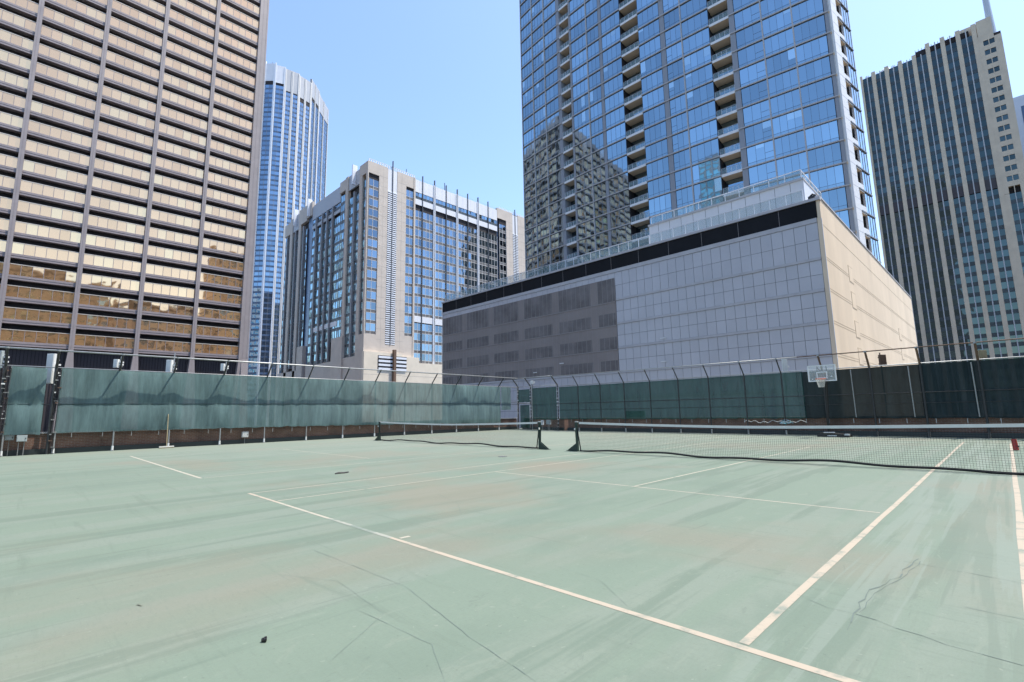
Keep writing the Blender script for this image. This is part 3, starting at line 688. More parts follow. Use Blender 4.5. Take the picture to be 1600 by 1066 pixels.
# ================================================================== BUILDINGS (main ones traced from image pixels, then scaled about the camera)
# ---- brown banded office tower
XB = -103.; FH = 3.68; Z0 = 13.75; NF = 26; ZT = Z0+FH*NF+3.2
t = thing('brown_office_tower', 'brown office tower with gold mirror window bands filling the upper left', 'building')
BE = Flat((XB, 0), (0, 1), (1, 0)); BN = Flat((XB, 30.0), (-1, 0), (0, 1))
def tower_face(fr, piers, endu):
    wl = MB(); pr = MB(); bm = MB(); lst = []
    a, c = piers[0], piers[-1]
    wl.box(fr, a+(3.1 if fr is BN else 0), c, -3., -1.05, GZ, ZT-.1, 'slot_dark')
    for k in range(NF+1):
        z = Z0+FH*k
        top = z+.76 if k < NF else ZT
        a_ = a+(1.06 if fr is BN else 0); bm.box(fr, a_, c, -1.04, .0, z, top, 'brown_metal'); bm.box(fr, a_, c, .002, .03, z+.36, z+.385, 'slot_dark')
    for u in piers[:-1]+[endu-.75]:
        w_ = .34 if u != endu-.75 else .75
        pr.box(fr, u-w_, u+w_, .0, .30, 8.2, ZT+.05, 'brown_pier'); pr.box(fr, u-.05, u+.05, .302, .325, 8.2, ZT, 'brown_metal')
        i = len(pr.v)
        bo = 1.15; P = [fr.P(u-w_-bo, -1.0, GZ), fr.P(u+w_+bo, -1.0, GZ), fr.P(u+w_+bo, .32, GZ), fr.P(u-w_-bo, .32, GZ), fr.P(u-w_-bo*.75, -1., 2), fr.P(u+w_+bo*.75, -1., 2), fr.P(u+w_+bo*.75, .32, 2), fr.P(u-w_-bo*.75, .32, 2), fr.P(u-w_, -1., 13.7), fr.P(u+w_, -1., 13.7), fr.P(u+w_, .32, 13.7), fr.P(u-w_, .32, 13.7)]
        for lv in (0, 4):
            for j in range(4): pr.face([P[lv+j], P[lv+(j+1) % 4], P[lv+4+(j+1) % 4], P[lv+4+j]], 'brown_pier', .5)
    for u0, u1 in zip(piers, piers[1:]):
        a0, a1 = u0+.34, u1-(.34 if u1 != piers[-1] else 1.5)
        for k in range(NF): lst.append((9., fr.P((a0+a1)/2, 0, Z0+FH*k+1.8), (fr, a0 if not (fr is BN and u0 == 0) else 1.2, a1, Z0+FH*k+.76, Z0+FH*k+2.74)))
    wl.build('wall', t)
    bm.build('spandrel_band', t); pr.build('pier', t)
    b = MB(); n = int((c-a)/.45)
    b.box(fr, a+(1.1 if fr is BN else 0), c, -1.02, -.92, GZ, Z0-.01, 'louvre_dark')
    for i in range(n): b.box(fr, a+i*.45, a+i*.45+.06, -.918, -.80, GZ, Z0-.02, 'slot_dark')
    b.build('louvre_wall', t)
    return lst
def bwin(b, fr, a0, a1, z0, z1):
    ch = .35
    b.box(fr, a0, a1, -.62, -.30, z0, z1-.02, 'slot_dark')
    n = 6; w_ = (a1-a0)/n
    for i in range(n): b.pane(fr, a0+w_*i+.03, a0+w_*(i+1)-.03, z0+.04, z1-.12, -.26, 'gold_glass', tilt=.0045)
    for i in range(n+1): b.box(fr, a0+w_*i-.035, a0+w_*i+.035, -.29, -.20, z0, z1-.12, 'brown_metal')
    b.box(fr, a0, a1, -.60, -.19, z1-.12, z1, 'gold_trim')
bays = [-52.3+9.05*k for k in range(9)]+[29.99]
lst = tower_face(BE, [-61.35]+bays, 29.99)
# last pier belongs to the corner
bn = [.0+9.0*k for k in range(5)]
lst += tower_face(BN, bn, 36.)
cells(t, 'window', lst, bwin)
b = MB(); b.wbox(XB-36.5, XB-3.01, -61.3, 26.9, GZ, ZT+.3, 'brown_metal'); b.wbox(XB-1.5, XB-.01, 28.5, 29.99, GZ, ZT, 'brown_pier'); b.build('core', t)

# ---- hotel block
t = thing('hotel_building', 'beige hotel block with blue window grid, white louvre strips and dark roof fins', 'building')
HX, HY = -130., 71.57
HR = Flat((HX, 0), (0, 1), (1, 0)); HL = Flat((0, HY), (-1, 0), (0, -1)); HC = lambda x: x   # HL: u = -x
wl = MB()
def stonewall(fr, u0, u1, z0, z1, d=0., th=1.2, m='stone', joints=True):
    wl.box(fr, u0, u1, d-th, d, z0, z1, m)
# right face
stonewall(HR, HY+.01, HY+.35, GZ, 85.48); stonewall(HR, 71.92, 75.8, 81.4, 85.5); stonewall(HR, 71.92, 75.8, GZ, 27.)
wl.box(HR, 71.92, 75.8, -1.2, -.35, 27.002, 81.398, 'slot_dark')
stonewall(HR, 75.8, 79.15, GZ, 85.52); stonewall(HR, 79.15, 82.8, GZ, 24.); wl.box(HR, 79.15, 82.8, -1.2, -.4, 24.002, 85., 'slot_dark')
stonewall(HR, 82.8, 86.46, GZ, 85.52); stonewall(HR, 86.46, 89.6, GZ, 27.6); stonewall(HR, 86.46, 89.6, 81.2, 85.5); wl.box(HR, 86.46, 89.6, -1.2, -.35, 27.602, 81.198, 'slot_dark')
stonewall(HR, 89.6, 90.2, 18, 85.5, .15, 1.35); stonewall(HR, 90.2, 130.3, GZ, 18.5)
wl.box(HR, 90.2, 130.3, -1.2, -.3, 18.502, 85.0, 'slot_dark')
wl.box(HR, 130.3, 131.8, -1.5, -1.0, GZ, 84.8, 'spandrel_blue'); stonewall(HR, 130.5, 135.65, 81.8, 86.2, -.002); stonewall(HR, 131.8, 135.65, GZ, 27, -.002); wl.box(HR, 131.8, 135.65, -1.2, -.35, 27.002, 81.798, 'slot_dark')
stonewall(HR, 135.65, 139.5, GZ, 86.22); wl.box(HR, 139.5, 142.7, -1.2, -.4, GZ, 86., 'slot_dark'); stonewall(HR, 142.7, 152, GZ, 86.22)
# left face (u = -x)
for (a, c, z0, z1) in ((130.001, 133.8, 81.4, 85.45), (130.001, 133.8, GZ, 27.0), (133.8, 135.7, GZ, 85.45), (135.7, 144.0, GZ, 20.3), (144.0, 145.8, GZ, 85.0), (145.8, 150.2, 80.5, 84.6), (143.9, 152, GZ, 27.7), (150.2, 174.2, GZ, 20.),
                       (179.2, 184.7, 79, 85.6), (184.7, 187.0, GZ, 85.6), (193.6, 196.1, GZ, 84.3), (196.1, 202, 78, 83.2), (176.5, 182, GZ, 28), (182, 202, GZ, 19.)):
    wl.box(HL, a, c, -1.2, 0. if (a, c) != (143.9, 152) and (a, c) != (176.5, 182) else .5, z0, z1, 'stone')
wl.box(HL, 130.4, 201.5, -1.6, -1.21, GZ, 82., 'slot_dark')
wl.box(HL, 174.2, 179.2, -1.205, -1.0, GZ, 80, 'spandrel_blue')
wl.box(HL, 174.3, 179.1, -.9, -.1, 80, 85.7, 'stone')
wl.build('wall', t)
b = MB(); b.wbox(-201.6, HX-1.61, HY+1.61, 151.9, GZ, 85.1, 'stone'); b.wbox(-196, HX-3, HY+4, 150, 85.1, 86.3, 'roof_gravel'); b.build('core', t)
# stone joints
b = MB()
for z in [22+3.5*k for k in range(18)]:
    for (a, c) in ((71.92+3.9, 79.13), (82.83, 86.43), (135.7, 139.4), (142.8, 152)): b.box(HR, a, c, .002, .006, z, z+.06, 'stone_joint')
    b.box(HL, 133.83, 135.67, .002, .006, z, z+.06, 'stone_joint')
for u in (77.4, 84.6, 137.5, 144.5, 147, 149.5): b.box(HR, u, u+.05, .0065, .009, 21, 85, 'stone_joint')
b.build('joint', t)
# cladding bands
class Each:
    def box(s_, *a): q = MB(); q.box(*a); q.build('cladding', t)
b = Each(); vj = MB()
for (a, c) in ((90.2, 98.2), (99.2, 108.7), (109.7, 119.3), (120.3, 130.3)):
    b.box(HR, a, c, -.25, .06, 80.4, 85.05, 'clad_white'); b.box(HR, a, c, -.25, .06, 75.75, 77.8, 'clad_white'); b.box(HR, a, c, -.25, .06, 32.9, 35.0, 'clad_white')
b.box(HR, 79.2, 82.75, -.35, -.10, 76.9, 85.2, 'clad_white')
b.box(HR, 139.55, 142.65, -.35, -.1, 77, 85.6, 'clad_white')
for u in range(92, 130, 2): vj.box(HR, u, u+.05, .062, .066, 80.42, 85.0, 'clad_grey')
b.box(HL, 150.2, 174.2, -.8, -.35, 77.7, 83.5, 'clad_grey'); b.box(HL, 150.2, 174.2, -.8, -.4, 73.9, 75.2, 'clad_grey'); b.box(HL, 150.2, 170, -.8, -.4, 32.3, 34.0, 'clad_white')
b.box(HL, 187, 193.6, -.9, -.3, 78, 84.9, 'clad_grey'); b.box(HL, 135.7, 144, -.9, -.3, 79.5, 84.9, 'clad_grey')
vj.build('cladding_joint', t)
# louvre strips
for (a, c, z0, z1) in ((79.2, 82.75, 24.2, 76.8), (139.55, 142.65, 30, 77)):
    b = MB(); z = z0
    while z < z1:
        b.box(HR, a, c, -.30, .07, z, z+.38, 'fin_white'); z += .72
    lv = b.build('louvre', t)
b = MB()
for k in range(4): b.box(HR, 76.2, 86.5, 1.22, 1.5, 15.6+k*1.25, 16.3+k*1.25, 'fin_white')
b.build('louvre', t)
b = MB(); b.box(HR, HY-.4, 85., 0.001, 1.2, GZ, 21.2, 'stone_light'); b.box(HR, 85., 91.7, 0.001, 1.19, GZ, 20.4, 'stone_light'); b.box(HR, 91.7, 110, 0.001, 1.18, GZ, 18.6, 'stone_light')
b.box(HR, 76.0, 86.7, 1.2, 1.21, 15.4, 20.3, 'slot_dark')
b.build('base_block', t)
b = MB()
for z in (6, 10, 14.): b.box(HR, HY-.38, 84.98, 1.201, 1.208, z, z+.07, 'stone_joint'); b.box(HR, 85.02, 109.9, 1.191, 1.198, z-.1, z-.03, 'stone_joint')
b.build('joint', t)
# fins
b = MB()
for u in (93.27, 103.93, 114.51, 125.3): b.box(HR, u-.12, u+.12, -.2, .30, 18.6, 87.2, 'fin_dark')
for u in (98.5, 109.2, 119.8): b.box(HR, u-.42, u-.10, -.2, .30, 18.6, 85.3, 'fin_white'); b.box(HR, u+.22, u+.42, -.2, .30, 18.6, 85.2, 'fin_white'); b.box(HR, u-.08, u+.20, -.2, .32, 18.6, 87.3, 'fin_dark')
b.box(HR, 80.85, 81.1, -.3, .16, 24, 88.6, 'fin_dark'); b.box(HR, 141.0, 141.2, -.3, .12, 24, 88.3, 'fin_dark'); b.box(HR, 81.2, 82.1, 1.22, 2.3, 4, 22.3, 'pipe_rust')
for u in (139.3, 155.9, 160.5, 164.7, 170.0, 190.3, 182, 199): b.box(HL, u-.35, u+.35, -.8, .05, 20.2, 77.6, 'frame_grey')
for u in (139.3, 176.5, 190.3): b.box(HL, u-.3, u+.3, -.8, .9, 80, 87.2, 'fin_white')
b.build('fin', t)
b = MB()
for k in range(22): b.box(HR, 72+k*.85, 72.25+k*.85, -.5, -.3, 85.5, 86.5, 'fin_white')
for k in range(22): b.box(HR, 132+k*.85, 132.25+k*.85, -.5, -.3, 86.2, 87.2, 'fin_white')
b.box(HR, 72, 90, -.52, -.28, 86.5, 86.58, 'fin_white'); b.box(HR, 90.2, 130.2, -.5, -.44, 85.9, 85.95, 'steel_grey')
b.tube([HR.P(87, -1, 85), HR.P(87, -1, 88.2)], .12, 'fin_dark', n=6); b.tube([HR.P(104, -1, 85), HR.P(104, -1, 88.6)], .15, 'fin_dark', n=6)
b.build('roof_railing', t)
def hwin(b, fr, a, c, z0, h, n, kind, d):
    w_ = (c-a)/n
    sp = 1.02
    g = {'r': 'hotel_glass', 'l': 'teal_glass', 'd': 'dark_glass'}[kind]
    for i in range(n):
        b.pane(fr, a+w_*i+.05, a+w_*(i+1)-.05, z0+sp+.05, z0+h-.05, d, g, tilt=.006 if kind == 'r' else .03)
        b.pane(fr, a+w_*i+.05, a+w_*(i+1)-.05, z0+.05, z0+sp-.05, d, 'spandrel' if kind == 'r' else 'strip_spandrel', tilt=0)
    fm = 'frame_light' if kind == 'r' else 'frame_grey'
    for i in range(n+1): b.box(fr, a+w_*i-.055, a+w_*i+.055, d-.1, d+.07, z0, z0+h, fm)
    b.box(fr, a, c, d-.1, d+.06, z0-.055, z0+.055, fm); b.box(fr, a, c, d-.1, d+.05, z0+sp-.05, z0+sp+.05, fm)
hl = []
def col(fr, a, c, z0, z1, n, kind, d, h=3.5):
    k = 0
    while z0+h*(k+1) <= z1+.3:
        hl.append(((c-a)*h, fr.P((a+c)/2, 0, z0+h*k+h/2), (fr, a, c, z0+h*k, h, n, kind, d))); k += 1
col(HR, 71.95, 75.78, 27.05, 81.3, 2, 'r', -.28); col(HR, 86.5, 89.56, 27.65, 81.2, 2, 'r', -.28); col(HR, 131.85, 135.6, 27.05, 81.7, 2, 'r', -.28)
for (a, c) in ((90.3, 93.1), (93.45, 98.0), (99.0, 103.75), (104.1, 108.7), (109.7, 114.35), (114.7, 119.3), (120.3, 125.1), (125.5, 130.25)):
    n = 2 if c-a < 3.5 else 3
    col(HR, a, c, 36.6-1.5, 75.75, n, 'r', -.1); col(HR, a, c, 18.6, 32.6, n, 'r', -.1)
    hl.append(((c-a)*2, HR.P((a+c)/2, 0, 79), (HR, a, c, 77.85, 2.5, n, 'd', -.1)))
for (a, c, z1) in ((130.05, 133.75, 81.3), (135.75, 138.9, 79.4), (139.7, 143.95, 79.4), (145.85, 150.15, 80.4), (150.3, 155.5, 73.8), (156.3, 160.1, 73.8), (160.9, 164.3, 73.8), (165.1, 169.6, 73.8), (170.4, 174.1, 73.8), (179.3, 181.6, 79), (182.4, 184.6, 79), (187.1, 189.9, 78), (190.7, 193.5, 78), (196.2, 198.6, 78), (199.4, 201.8, 78)):
    kind = 'l'
    col(HL, a, c, 27.05 if a < 134 or 150 < a < 153 or a == 145.85 or 176 < a < 182 else 20.4, z1, 2 if c-a < 4 else 3, kind, -.55)
for (a, c) in ((150.3, 155.5), (156.3, 164.3), (165.1, 174.1)): hl.append(((c-a)*2, HL.P((a+c)/2, 0, 76), (HL, a, c, 75.25, 2.4, 4, 'd', -.6)))
cells(t, 'window', hl, hwin)

# ---- far blue tower with white ribs
t = thing('slender_blue_tower', 'slender distant glass tower with white vertical ribs, left of the hotel block', 'building')
PT = [(-330, 60), (-303, 76.5), (-298.6, 83.0), (-294.8, 87.2), (-290.3, 91.8), (-288., 97.3), (-286.9, 105.6), (-289., 114.1), (-297.6, 123.), (-310.4, 135.2), (-330, 140)]
FT = 222.
wl = MB(); rb = MB(); fl = []; cr = MB()
for i, (p0, p1) in enumerate(zip(PT, PT[1:])):
    u = (p1[0]-p0[0], p1[1]-p0[1]); L = math.hypot(*u); fr = Flat(p0, u, (u[1], -u[0]))
    if fr.n.dot(Vector((1, .0, 0))) < 0 and i not in (0, len(PT)-2): pass
    top = FT-(0, 0, 0, 0, 1, 2, 3, 0, 2, 4)[i]
    gl = top-12-(3 if i in (5, 6) else 0)
    wl.box(fr, 0, L, -1., -.1, GZ, gl, 'slot_dark'); cr.box(fr, 0, L, -1., .12, gl, top, 'clad_white' if i < 5 else 'clad_grey')
    nb = 1 if L < 8 else 2
    for k in range(nb):
        a = L*k/nb+.75; c = L*(k+1)/nb-.75
        z = 0.
        while z+3.19 < gl: fl.append(((c-a)*3, fr.P((a+c)/2, 0, z), (fr, a, c, z))); z += 3.19
    for k in range(nb+1):
        u_ = L*k/nb; hw = .66
        rb.box(fr, max(0, u_-hw), min(L, u_+hw), -.5, .45, GZ, top+(1.5 if k == 0 and i in (3, 4) else -.3), 'fin_white' if i < 5 else 'frame_light')
        if nb == 2 and k == 1: rb.box(fr, u_-.15, u_+.15, -.5, .6, GZ, top, 'clad_grey')
def fwin(b, fr, a, c, z):
    n = 2; w_ = (c-a)/n
    for j in range(n):
        b.pane(fr, a+w_*j+.04, a+w_*(j+1)-.04, z+1.15, z+3.15, .0, 'far_glass', tilt=.006, a=random.choice([.1, .4, .5, .6, 1.]))
    b.pane(fr, a, c, z+.0, z+1.12, .0, 'spandrel_blue', tilt=0)
    b.box(fr, (a+c)/2-.06, (a+c)/2+.06, -.05, .08, z, z+3.19, 'frame_grey')
wl.build('wall', t); cr.build('crown', t); rb.build('rib', t); cells(t, 'window', fl, fwin)
b = MB(); n = len(PT); b.face([(x-1.2, y, FT-6) for x, y in PT], 'roof_gravel'); b.wbox(-312, -296, 95, 112, FT-6.1, FT-.6, 'clad_grey'); b.tube([(-297, 92, FT-1), (-297, 92, FT+5)], .15, 'frame_grey', n=5); b.build('roof', t)

# ---- podium
t = thing('podium_building', 'long low grey panelled podium with dark roof band and sunlit cream side wall', 'building')
PX0, PX1, PY, PZ = -60.85, .27, 50.48, 21.95  # podium and terrace coordinates were scaled about the camera position
PF = Flat((0, PY), (1, 0), (0, -1)); PS = Flat((PX1, 0), (0, 1), (1, 0))
b = MB(); b.wbox(PX0+.01, PX1-.35, PY+.3, 117, GZ, PZ-.05, 'roof_gravel'); b.build('core', t)
b = MB(); b.box(PF, PX0, PX1-.35, -.3, -.02, GZ, 19.6, 'panel_joint'); b.wbox(PX0, PX0+.3, PY+.302, 117, GZ, PZ, 'panel_grey'); b.build('wall', t)
b = MB()
LZ = [19.45, 15.66, 12.51, 9.35, 6.2, 3.05, -.1, -3.25, -6.4]
for zt, zb in zip([z-.0 for z in LZ], [z+.28 for z in LZ[1:]]):
    n = 2; h = (zt-zb)/n
    for j in range(n):
        x = PX1-.36
        while x > PX0+.3:
            x0 = max(x-1.062, PX0+.02)
            if not (x <= -23.4 and zb+h*j < 18.7 and zt > 6.4 and x0 > PX0-1 and zb+h*(j+1) <= 18.9): b.box(PF, x0+.018, x-.018, -.02, .03, zb+h*j+.018, zb+h*(j+1)-.018, 'panel_grey')
            x = x0
b.build('wall_panel', t)
b = MB()
for z in LZ[1:]: b.box(PF, -23.4 if 6.3 < z < 18 else PX0, PX1-.38, -.02, .12, z, z+.27, 'ledge')
b.box(PF, PX0, PX1-.38, -.02, .10, 19.46, 19.92, 'ledge'); b.box(PF, PX0-.1, PX1+.1, -.35, .18, PZ-.28, PZ, 'ledge')
b.build('ledge', t)
b = MB(); b.box(PF, PX0+.02, PX1-.30, -.25, .04, 19.93, PZ-.29, 'band_dark')
x = PX0
for k in range(5): pass
b.build('roof_band', t)
b = MB()
for k in range(15): x = PX0+4.1*k; b.box(PF, x, x+.03, .042, .05, 19.95, PZ-.3, 'scrim_line')
b.build('band_joint', t)
# scrimmed louvre field
b = MB(); b.box(PF, PX0+.02, -23.5, -.02, .05, 6.51, 18.76, 'scrim'); sm = b.build('scrim_wall', t)
for bay in range(6):
    a = -26.3+.2-6.9*(bay)+2.6 if bay == 0 else None
    x1 = -27.5-6.9*(bay-1) if bay else -23.6
    x0 = x1-5.6 if bay else -26.3
    x0 = max(x0, PX0+.3)
    if x1-x0 < 1: continue
    for zb, zt, lit in ((15.66, 18.7, 0), (12.51, 14.1, 0), (9.35, 10.95, 0), (6.55, 7.9, 0)):
        q = MB(); q.box(PF, x0, x1, .052, .06, zb, zt, 'scrim_dark')
        xx = x0
        while xx < x1-.1:
            q.box(PF, xx, xx+.05, .061, .075, zb, zt, 'scrim_line'); xx += .78
        q.build('window', t)
b = MB()
for z in (15.5, 12.38, 9.22): b.box(PF, PX0+.03, -23.55, .076, .11, z, z+.09, 'scrim_line')
xx = -24.3
while xx > PX0+.4: b.box(PF, xx, xx+.035, .0505, .058, 6.55, 18.7, 'scrim_line'); xx -= .78
b.build('scrim_rail', t)
# reflections of lamps, put in as small pale boxes on the podium front
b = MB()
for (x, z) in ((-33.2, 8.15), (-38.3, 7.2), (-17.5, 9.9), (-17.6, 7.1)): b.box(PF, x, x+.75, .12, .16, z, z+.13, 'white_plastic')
b.build('lamp_reflection', t)
# cream side
b = MB(); b.box(PS, PY, 117., -.35, 0., GZ, PZ-.001, 'stucco'); b.build('side_wall', t)
b = MB()
for z in (6.2, 6.45, 9.35, 9.6, 12.51, 12.76, 15.66, 15.9, 19.2): b.box(PS, PY+.35, 116.9, .001, .012, z, z+.05, 'stucco_line')
b.box(PS, PY, 117, -.34, .08, PZ, PZ+.18, 'ledge'); b.box(PS, PY, PY+.12, .001, .03, GZ, 19.8, 'panel_grey')
b.build('side_ledge', t)
for (y, hs) in ((61.2, (15.6, 12.4, 8.9)), (92., (12.0, 9.6, 7.2, 4.6))):
    pass
def swin(y, z, w_=2.2, h=1.9):
    q = MB(); q.box(PS, y, y+w_, .002, .02, z, z+h, 'stucco_line'); q.box(PS, y+.1, y+w_-.1, .021, .03, z+.1, z+h-.1, 'stucco'); q.build('blocked_window', t)
for z in (5.9, 8.9, 12.2, 15.2): swin(60.5, z)
for z in (2.5, 5.5, 8.6, 11.7): swin(94., z)
# terrace railing and upper box
RZ = PZ+.18
def railing(fr, u0, u1, z, h, step, d=0., par=None, glass='railing_glass'):
    r = MB(); n = int((u1-u0)/step)
    for k in range(n+1): u = u0+(u1-u0)*k/n; r.box(fr, u-.03, u+.03, d-.03, d+.03, z, z+h, 'fin_white')
    r.box(fr, u0, u1, d-.04, d+.04, z+h+.001, z+h+.06, 'fin_white'); ro = r.build('railing', par)
    g = MB(); g.box(fr, u0, u1, d-.012, d+.012, z+.1, z+h-.05, glass); g.build('railing_glass', ro)
mat('railing_glass', (.30, .42, .45), rough=.08, alpha=.30)
railing(PF, PX0+.3, -18.5, RZ, 1.15, 1.5, -.5, t); railing(PF, -18.4, -1.2, RZ, 1.25, 1.45, -.5, t)
b = MB(); UB = Flat((0, 53.2), (1, 0), (0, -1))
b.box(UB, -19.6, -1.55, -9., 0., PZ-.04, 25.35, 'clad_white'); b.box(UB, -19.7, -1.45, -9.1, .12, 25.352, 25.6, 'ledge')
b.build('terrace_block', t)
b = MB()
x = -2.8
while x > -19.5: b.box(UB, x, x+.04, .002, .008, PZ, 25.33, 'panel_joint'); x -= 1.55
b.wbox(-1.548, -1.50, 53.22, 62.2, PZ, 25.34, 'fin_white'); b.build('terrace_cladding', t)
railing(UB, -19.4, -1.7, 25.6, 1.05, 1.5, -.3, t)
railing(Flat((-1.75, 53.5), (0, 1), (1, 0)), 0, 8.5, 25.6, 1.05, 1.5, 0, t)
b = MB(); b.wbox(-.75, -.1, 50.9, 51.5, PZ+.19, PZ+.5, 'black'); b.tube([(-.7, 51.2, PZ+.5), (-.4, 51.2, PZ+.75), (-.1, 51.2, PZ+.52)], .10, 'black', n=8)
b.build('roof_equipment', label='small black machine on the podium roof corner', category='equipment')
# terrace palm
b = MB(); random.seed(5)
for k in range(150):
    a = random.uniform(0, 6.28); r = random.uniform(.1, 1.0); h = random.uniform(.1, 1.3); c = Vector((-36.4, 51.6, PZ+.2))
    p = c+Vector((math.cos(a)*r*.5, math.sin(a)*r*.5, h)); e = p+Vector((math.cos(a)*.7, math.sin(a)*.7, random.uniform(-.1, .5))); s_ = Vector((-math.sin(a), math.cos(a), 0))*.05
    b.face([p-s_, p+s_, e], 'leaf')
tt = thing('potted_plant', 'green spiky plant at the podium roof edge by the glass tower base', 'plant'); b.build('leaves', tt)
b = MB(); b.tube([(-36.4, 51.6, PZ+.01), (-36.4, 51.6, PZ+.45)], [.28, .36], 'ledge', n=12); b.build('pot', tt); random.seed(12)

# ---- blue glass apartment tower
t = thing('glass_apartment_tower', 'tall blue glass apartment tower with stacked recessed balconies behind the grey podium', 'building')
AR = Arc(-38.6, 77.1, 235.); FZ0 = 55.11; FHT = 3.567; NB = -10; NT = 24  # arc, floor heights and bay edges below are scaled about the camera
fz = [FZ0+FHT*k for k in range(NB, NT)]; ZTOP = fz[-1]+FHT
glassb = [(-65.75, -61.59), (-61.59, -57.43), (-57.43, -53.38), (-49.11, -44.73), (-44.73, -41.57), (-40.87, -36.32), (-32.40, -27.90), (-26.99, -23.84), (-23.84, -18.92), (-14.74, -10.66), (-10.66, -6.37), (-6.37, -2.1)]
solid = [(-53.38, -52.5), (-49.61, -49.11), (-41.57, -40.87), (-27.9, -26.99), (-15.6, -14.74), (-2.1, -1.62)]
balc = [(-52.5, -49.61), (-36.32, -32.40), (-18.92, -15.6)]
b = MB()
for (a, c) in glassb: b.box(AR, a, c, -2.6, -.12, PZ, ZTOP, 'slot_dark')
for (a, c) in balc: b.box(AR, a, c, -2.6, -2.0, PZ, ZTOP, 'balcony_back')
b.build('wall', t)
b = MB()
for (a, c) in solid: b.box(AR, a, c, -2.6, .03, PZ, ZTOP, 'tower_pier')
b.build('pier', t)
b = MB(); e = AR.P(-65.7, -2.6, 0); f_ = AR.P(-1.62, -2.6, 0)
pts = [AR.P(-65.7+64.1*i/10, -2.5, 0) for i in range(11)]+[Vector((-1.5, 96, 0)), Vector((-62, 96, 0))]
lo = [(p.x, p.y, PZ) for p in pts]; hi = [(p.x, p.y, ZTOP) for p in pts]
b.face(hi, 'roof_gravel')
for i in range(len(pts)): j = (i+1) % len(pts); b.face([lo[i], lo[j], hi[j], hi[i]], 'tower_pier')
b.build('core', t)
# floor trims and vertical mullions
ft = [(c-a, AR.P((a+c)/2, 0, z), (a, c, z)) for z in fz+[ZTOP] for (a, c) in ((-65.8, -52.52), (-49.6, -36.33), (-32.39, -18.93), (-15.59, -1.6))]
cells(t, 'floor_trim', ft, lambda b, a, c, z: b.box(AR, a, c, .032, .20, z-.13, z+.07, 'floor_trim'))
b = MB()
for x in (-61.59, -57.43, -44.73, -23.84, -10.66, -6.37): b.box(AR, x-.10, x+.10, -.1, .16, PZ, ZTOP, 'floor_trim')
b.box(AR, -65.85, -65.72, -1.5, .16, PZ, ZTOP, 'floor_trim')
b.build('vertical_trim', t)
def gwin(b, fr, a, c, z, var_):
    n = 3 if c-a > 4.3 or c-a < 3.9 else 3
    n = 4 if c-a > 4.1 else 3
    a, c = a+.08, c-.08; w_ = (c-a)/n; z0, z1 = z+.08, z+FHT-.14; sill = z0+.55
    tone = random.random()
    for i in range(n):
        av = min(1, max(0, tone+random.uniform(-.15, .15)))
        bl = random.random() < .09
        if bl: b.pane(fr, a+w_*i+.03, a+w_*(i+1)-.03, z1-random.choice([.7, 1.2, 1.8, 2.4]), z1-.02, -.02, 'blind', tilt=.001)
        b.pane(fr, a+w_*i+.01, a+w_*(i+1)-.01, sill+.01, z1, -.03, 'blue_glass', tilt=.0015, a=av)
        b.pane(fr, a+w_*i+.02, a+w_*(i+1)-.02, z0, sill-.02, -.03, 'blue_glass', tilt=.0015, a=av*.6)
    for i in range(1, n): b.box(fr, a+w_*i-.022, a+w_*i+.022, -.06, .0, z0, z1, 'mullion')
    b.box(fr, a, c, -.06, -.002, sill-.022, sill+.022, 'mullion')
    if var_:
        i = (n-1) if var_ == 1 else 0
        b.box(fr, a+w_*i, a+w_*(i+1), -.06, -.001, sill+.95, sill+.99, 'mullion')
gl = []
for (a, c) in glassb:
    for k, z in enumerate(fz): gl.append(((c-a)*FHT, AR.P((a+c)/2, 0, z+1.7), (AR, a, c, z, 1 if (a == -14.74) else (2 if a in (-26.99, -61.59) else 0))))
cells(t, 'window', gl, gwin)
def bal(b, a, c, z):
    b.box(AR, a+.01, c-.01, -1.99, .02, z-.35, z+.12, 'slab_white', under='soffit')
for (a, c) in balc:
    for z in fz:
        q = MB(); bal(q, a, c, z)
        q.box(AR, a+.02, c-.02, -1.98, -1.9, z+.3, z+3.1, 'dark_glass')
        p = q.build('balcony', t)
        q = MB(); n = 4
        for k in range(n+1): u = a+.06+(c-a-.12)*k/n; q.box(AR, u-.02, u+.02, -.10, -.06, z+.12, z+1.15, 'fin_white')
        q.box(AR, a+.03, c-.03, -.11, -.05, z+1.151, z+1.2, 'steel_grey'); q.box(AR, a+.05, c-.05, -.09, -.07, z+.2, z+1.1, 'railing_glass')
        q.build('railing', p)
# corner recess and end face
c0 = AR.P(-1.19, 0, 0); ang = R(81)
EF = Flat((c0.x, c0.y), (math.cos(ang), math.sin(ang)), (math.sin(ang), -math.cos(ang)))
b = MB()
b.box(AR, -1.62, -1.25, -2.3, -.7, PZ, ZTOP, 'slot_dark'); 
for z in fz: b.box(AR, -1.62, -1.30, -.68, -.1, z-.3, z+.1, 'soffit')
b.box(AR, -1.42, -1.34, -.3, .05, PZ, ZTOP, 'slab_white')
b.build('corner_recess', t)
b = MB(); b.box(EF, .02, 2.2, -2.2, 0., PZ+1.2, ZTOP, 'slab_white'); b.box(EF, 2.2, 7.6, -3., -2.0, PZ, ZTOP, 'balcony_back'); b.box(EF, 7.3, 7.45, -2, .0, PZ, ZTOP, 'tower_pier'); b.build('end_wall', t)
b = MB()
for z in fz: b.box(EF, .03, 2.19, .001, .008, z, z+.05, 'clad_grey'); b.box(EF, .03, 2.19, .001, .008, z+1.7, z+1.74, 'clad_grey')
b.build('joint', t)
for z in fz:
    q = MB(); q.box(EF, 2.21, 4.25, -1.99, .0, z-.3, z+.95, 'slab_white', under='soffit'); q.box(EF, 2.205, 7.3, -1.9, .12, z-.12, z+.05, 'frame_grey'); p = q.build('end_balcony', t)
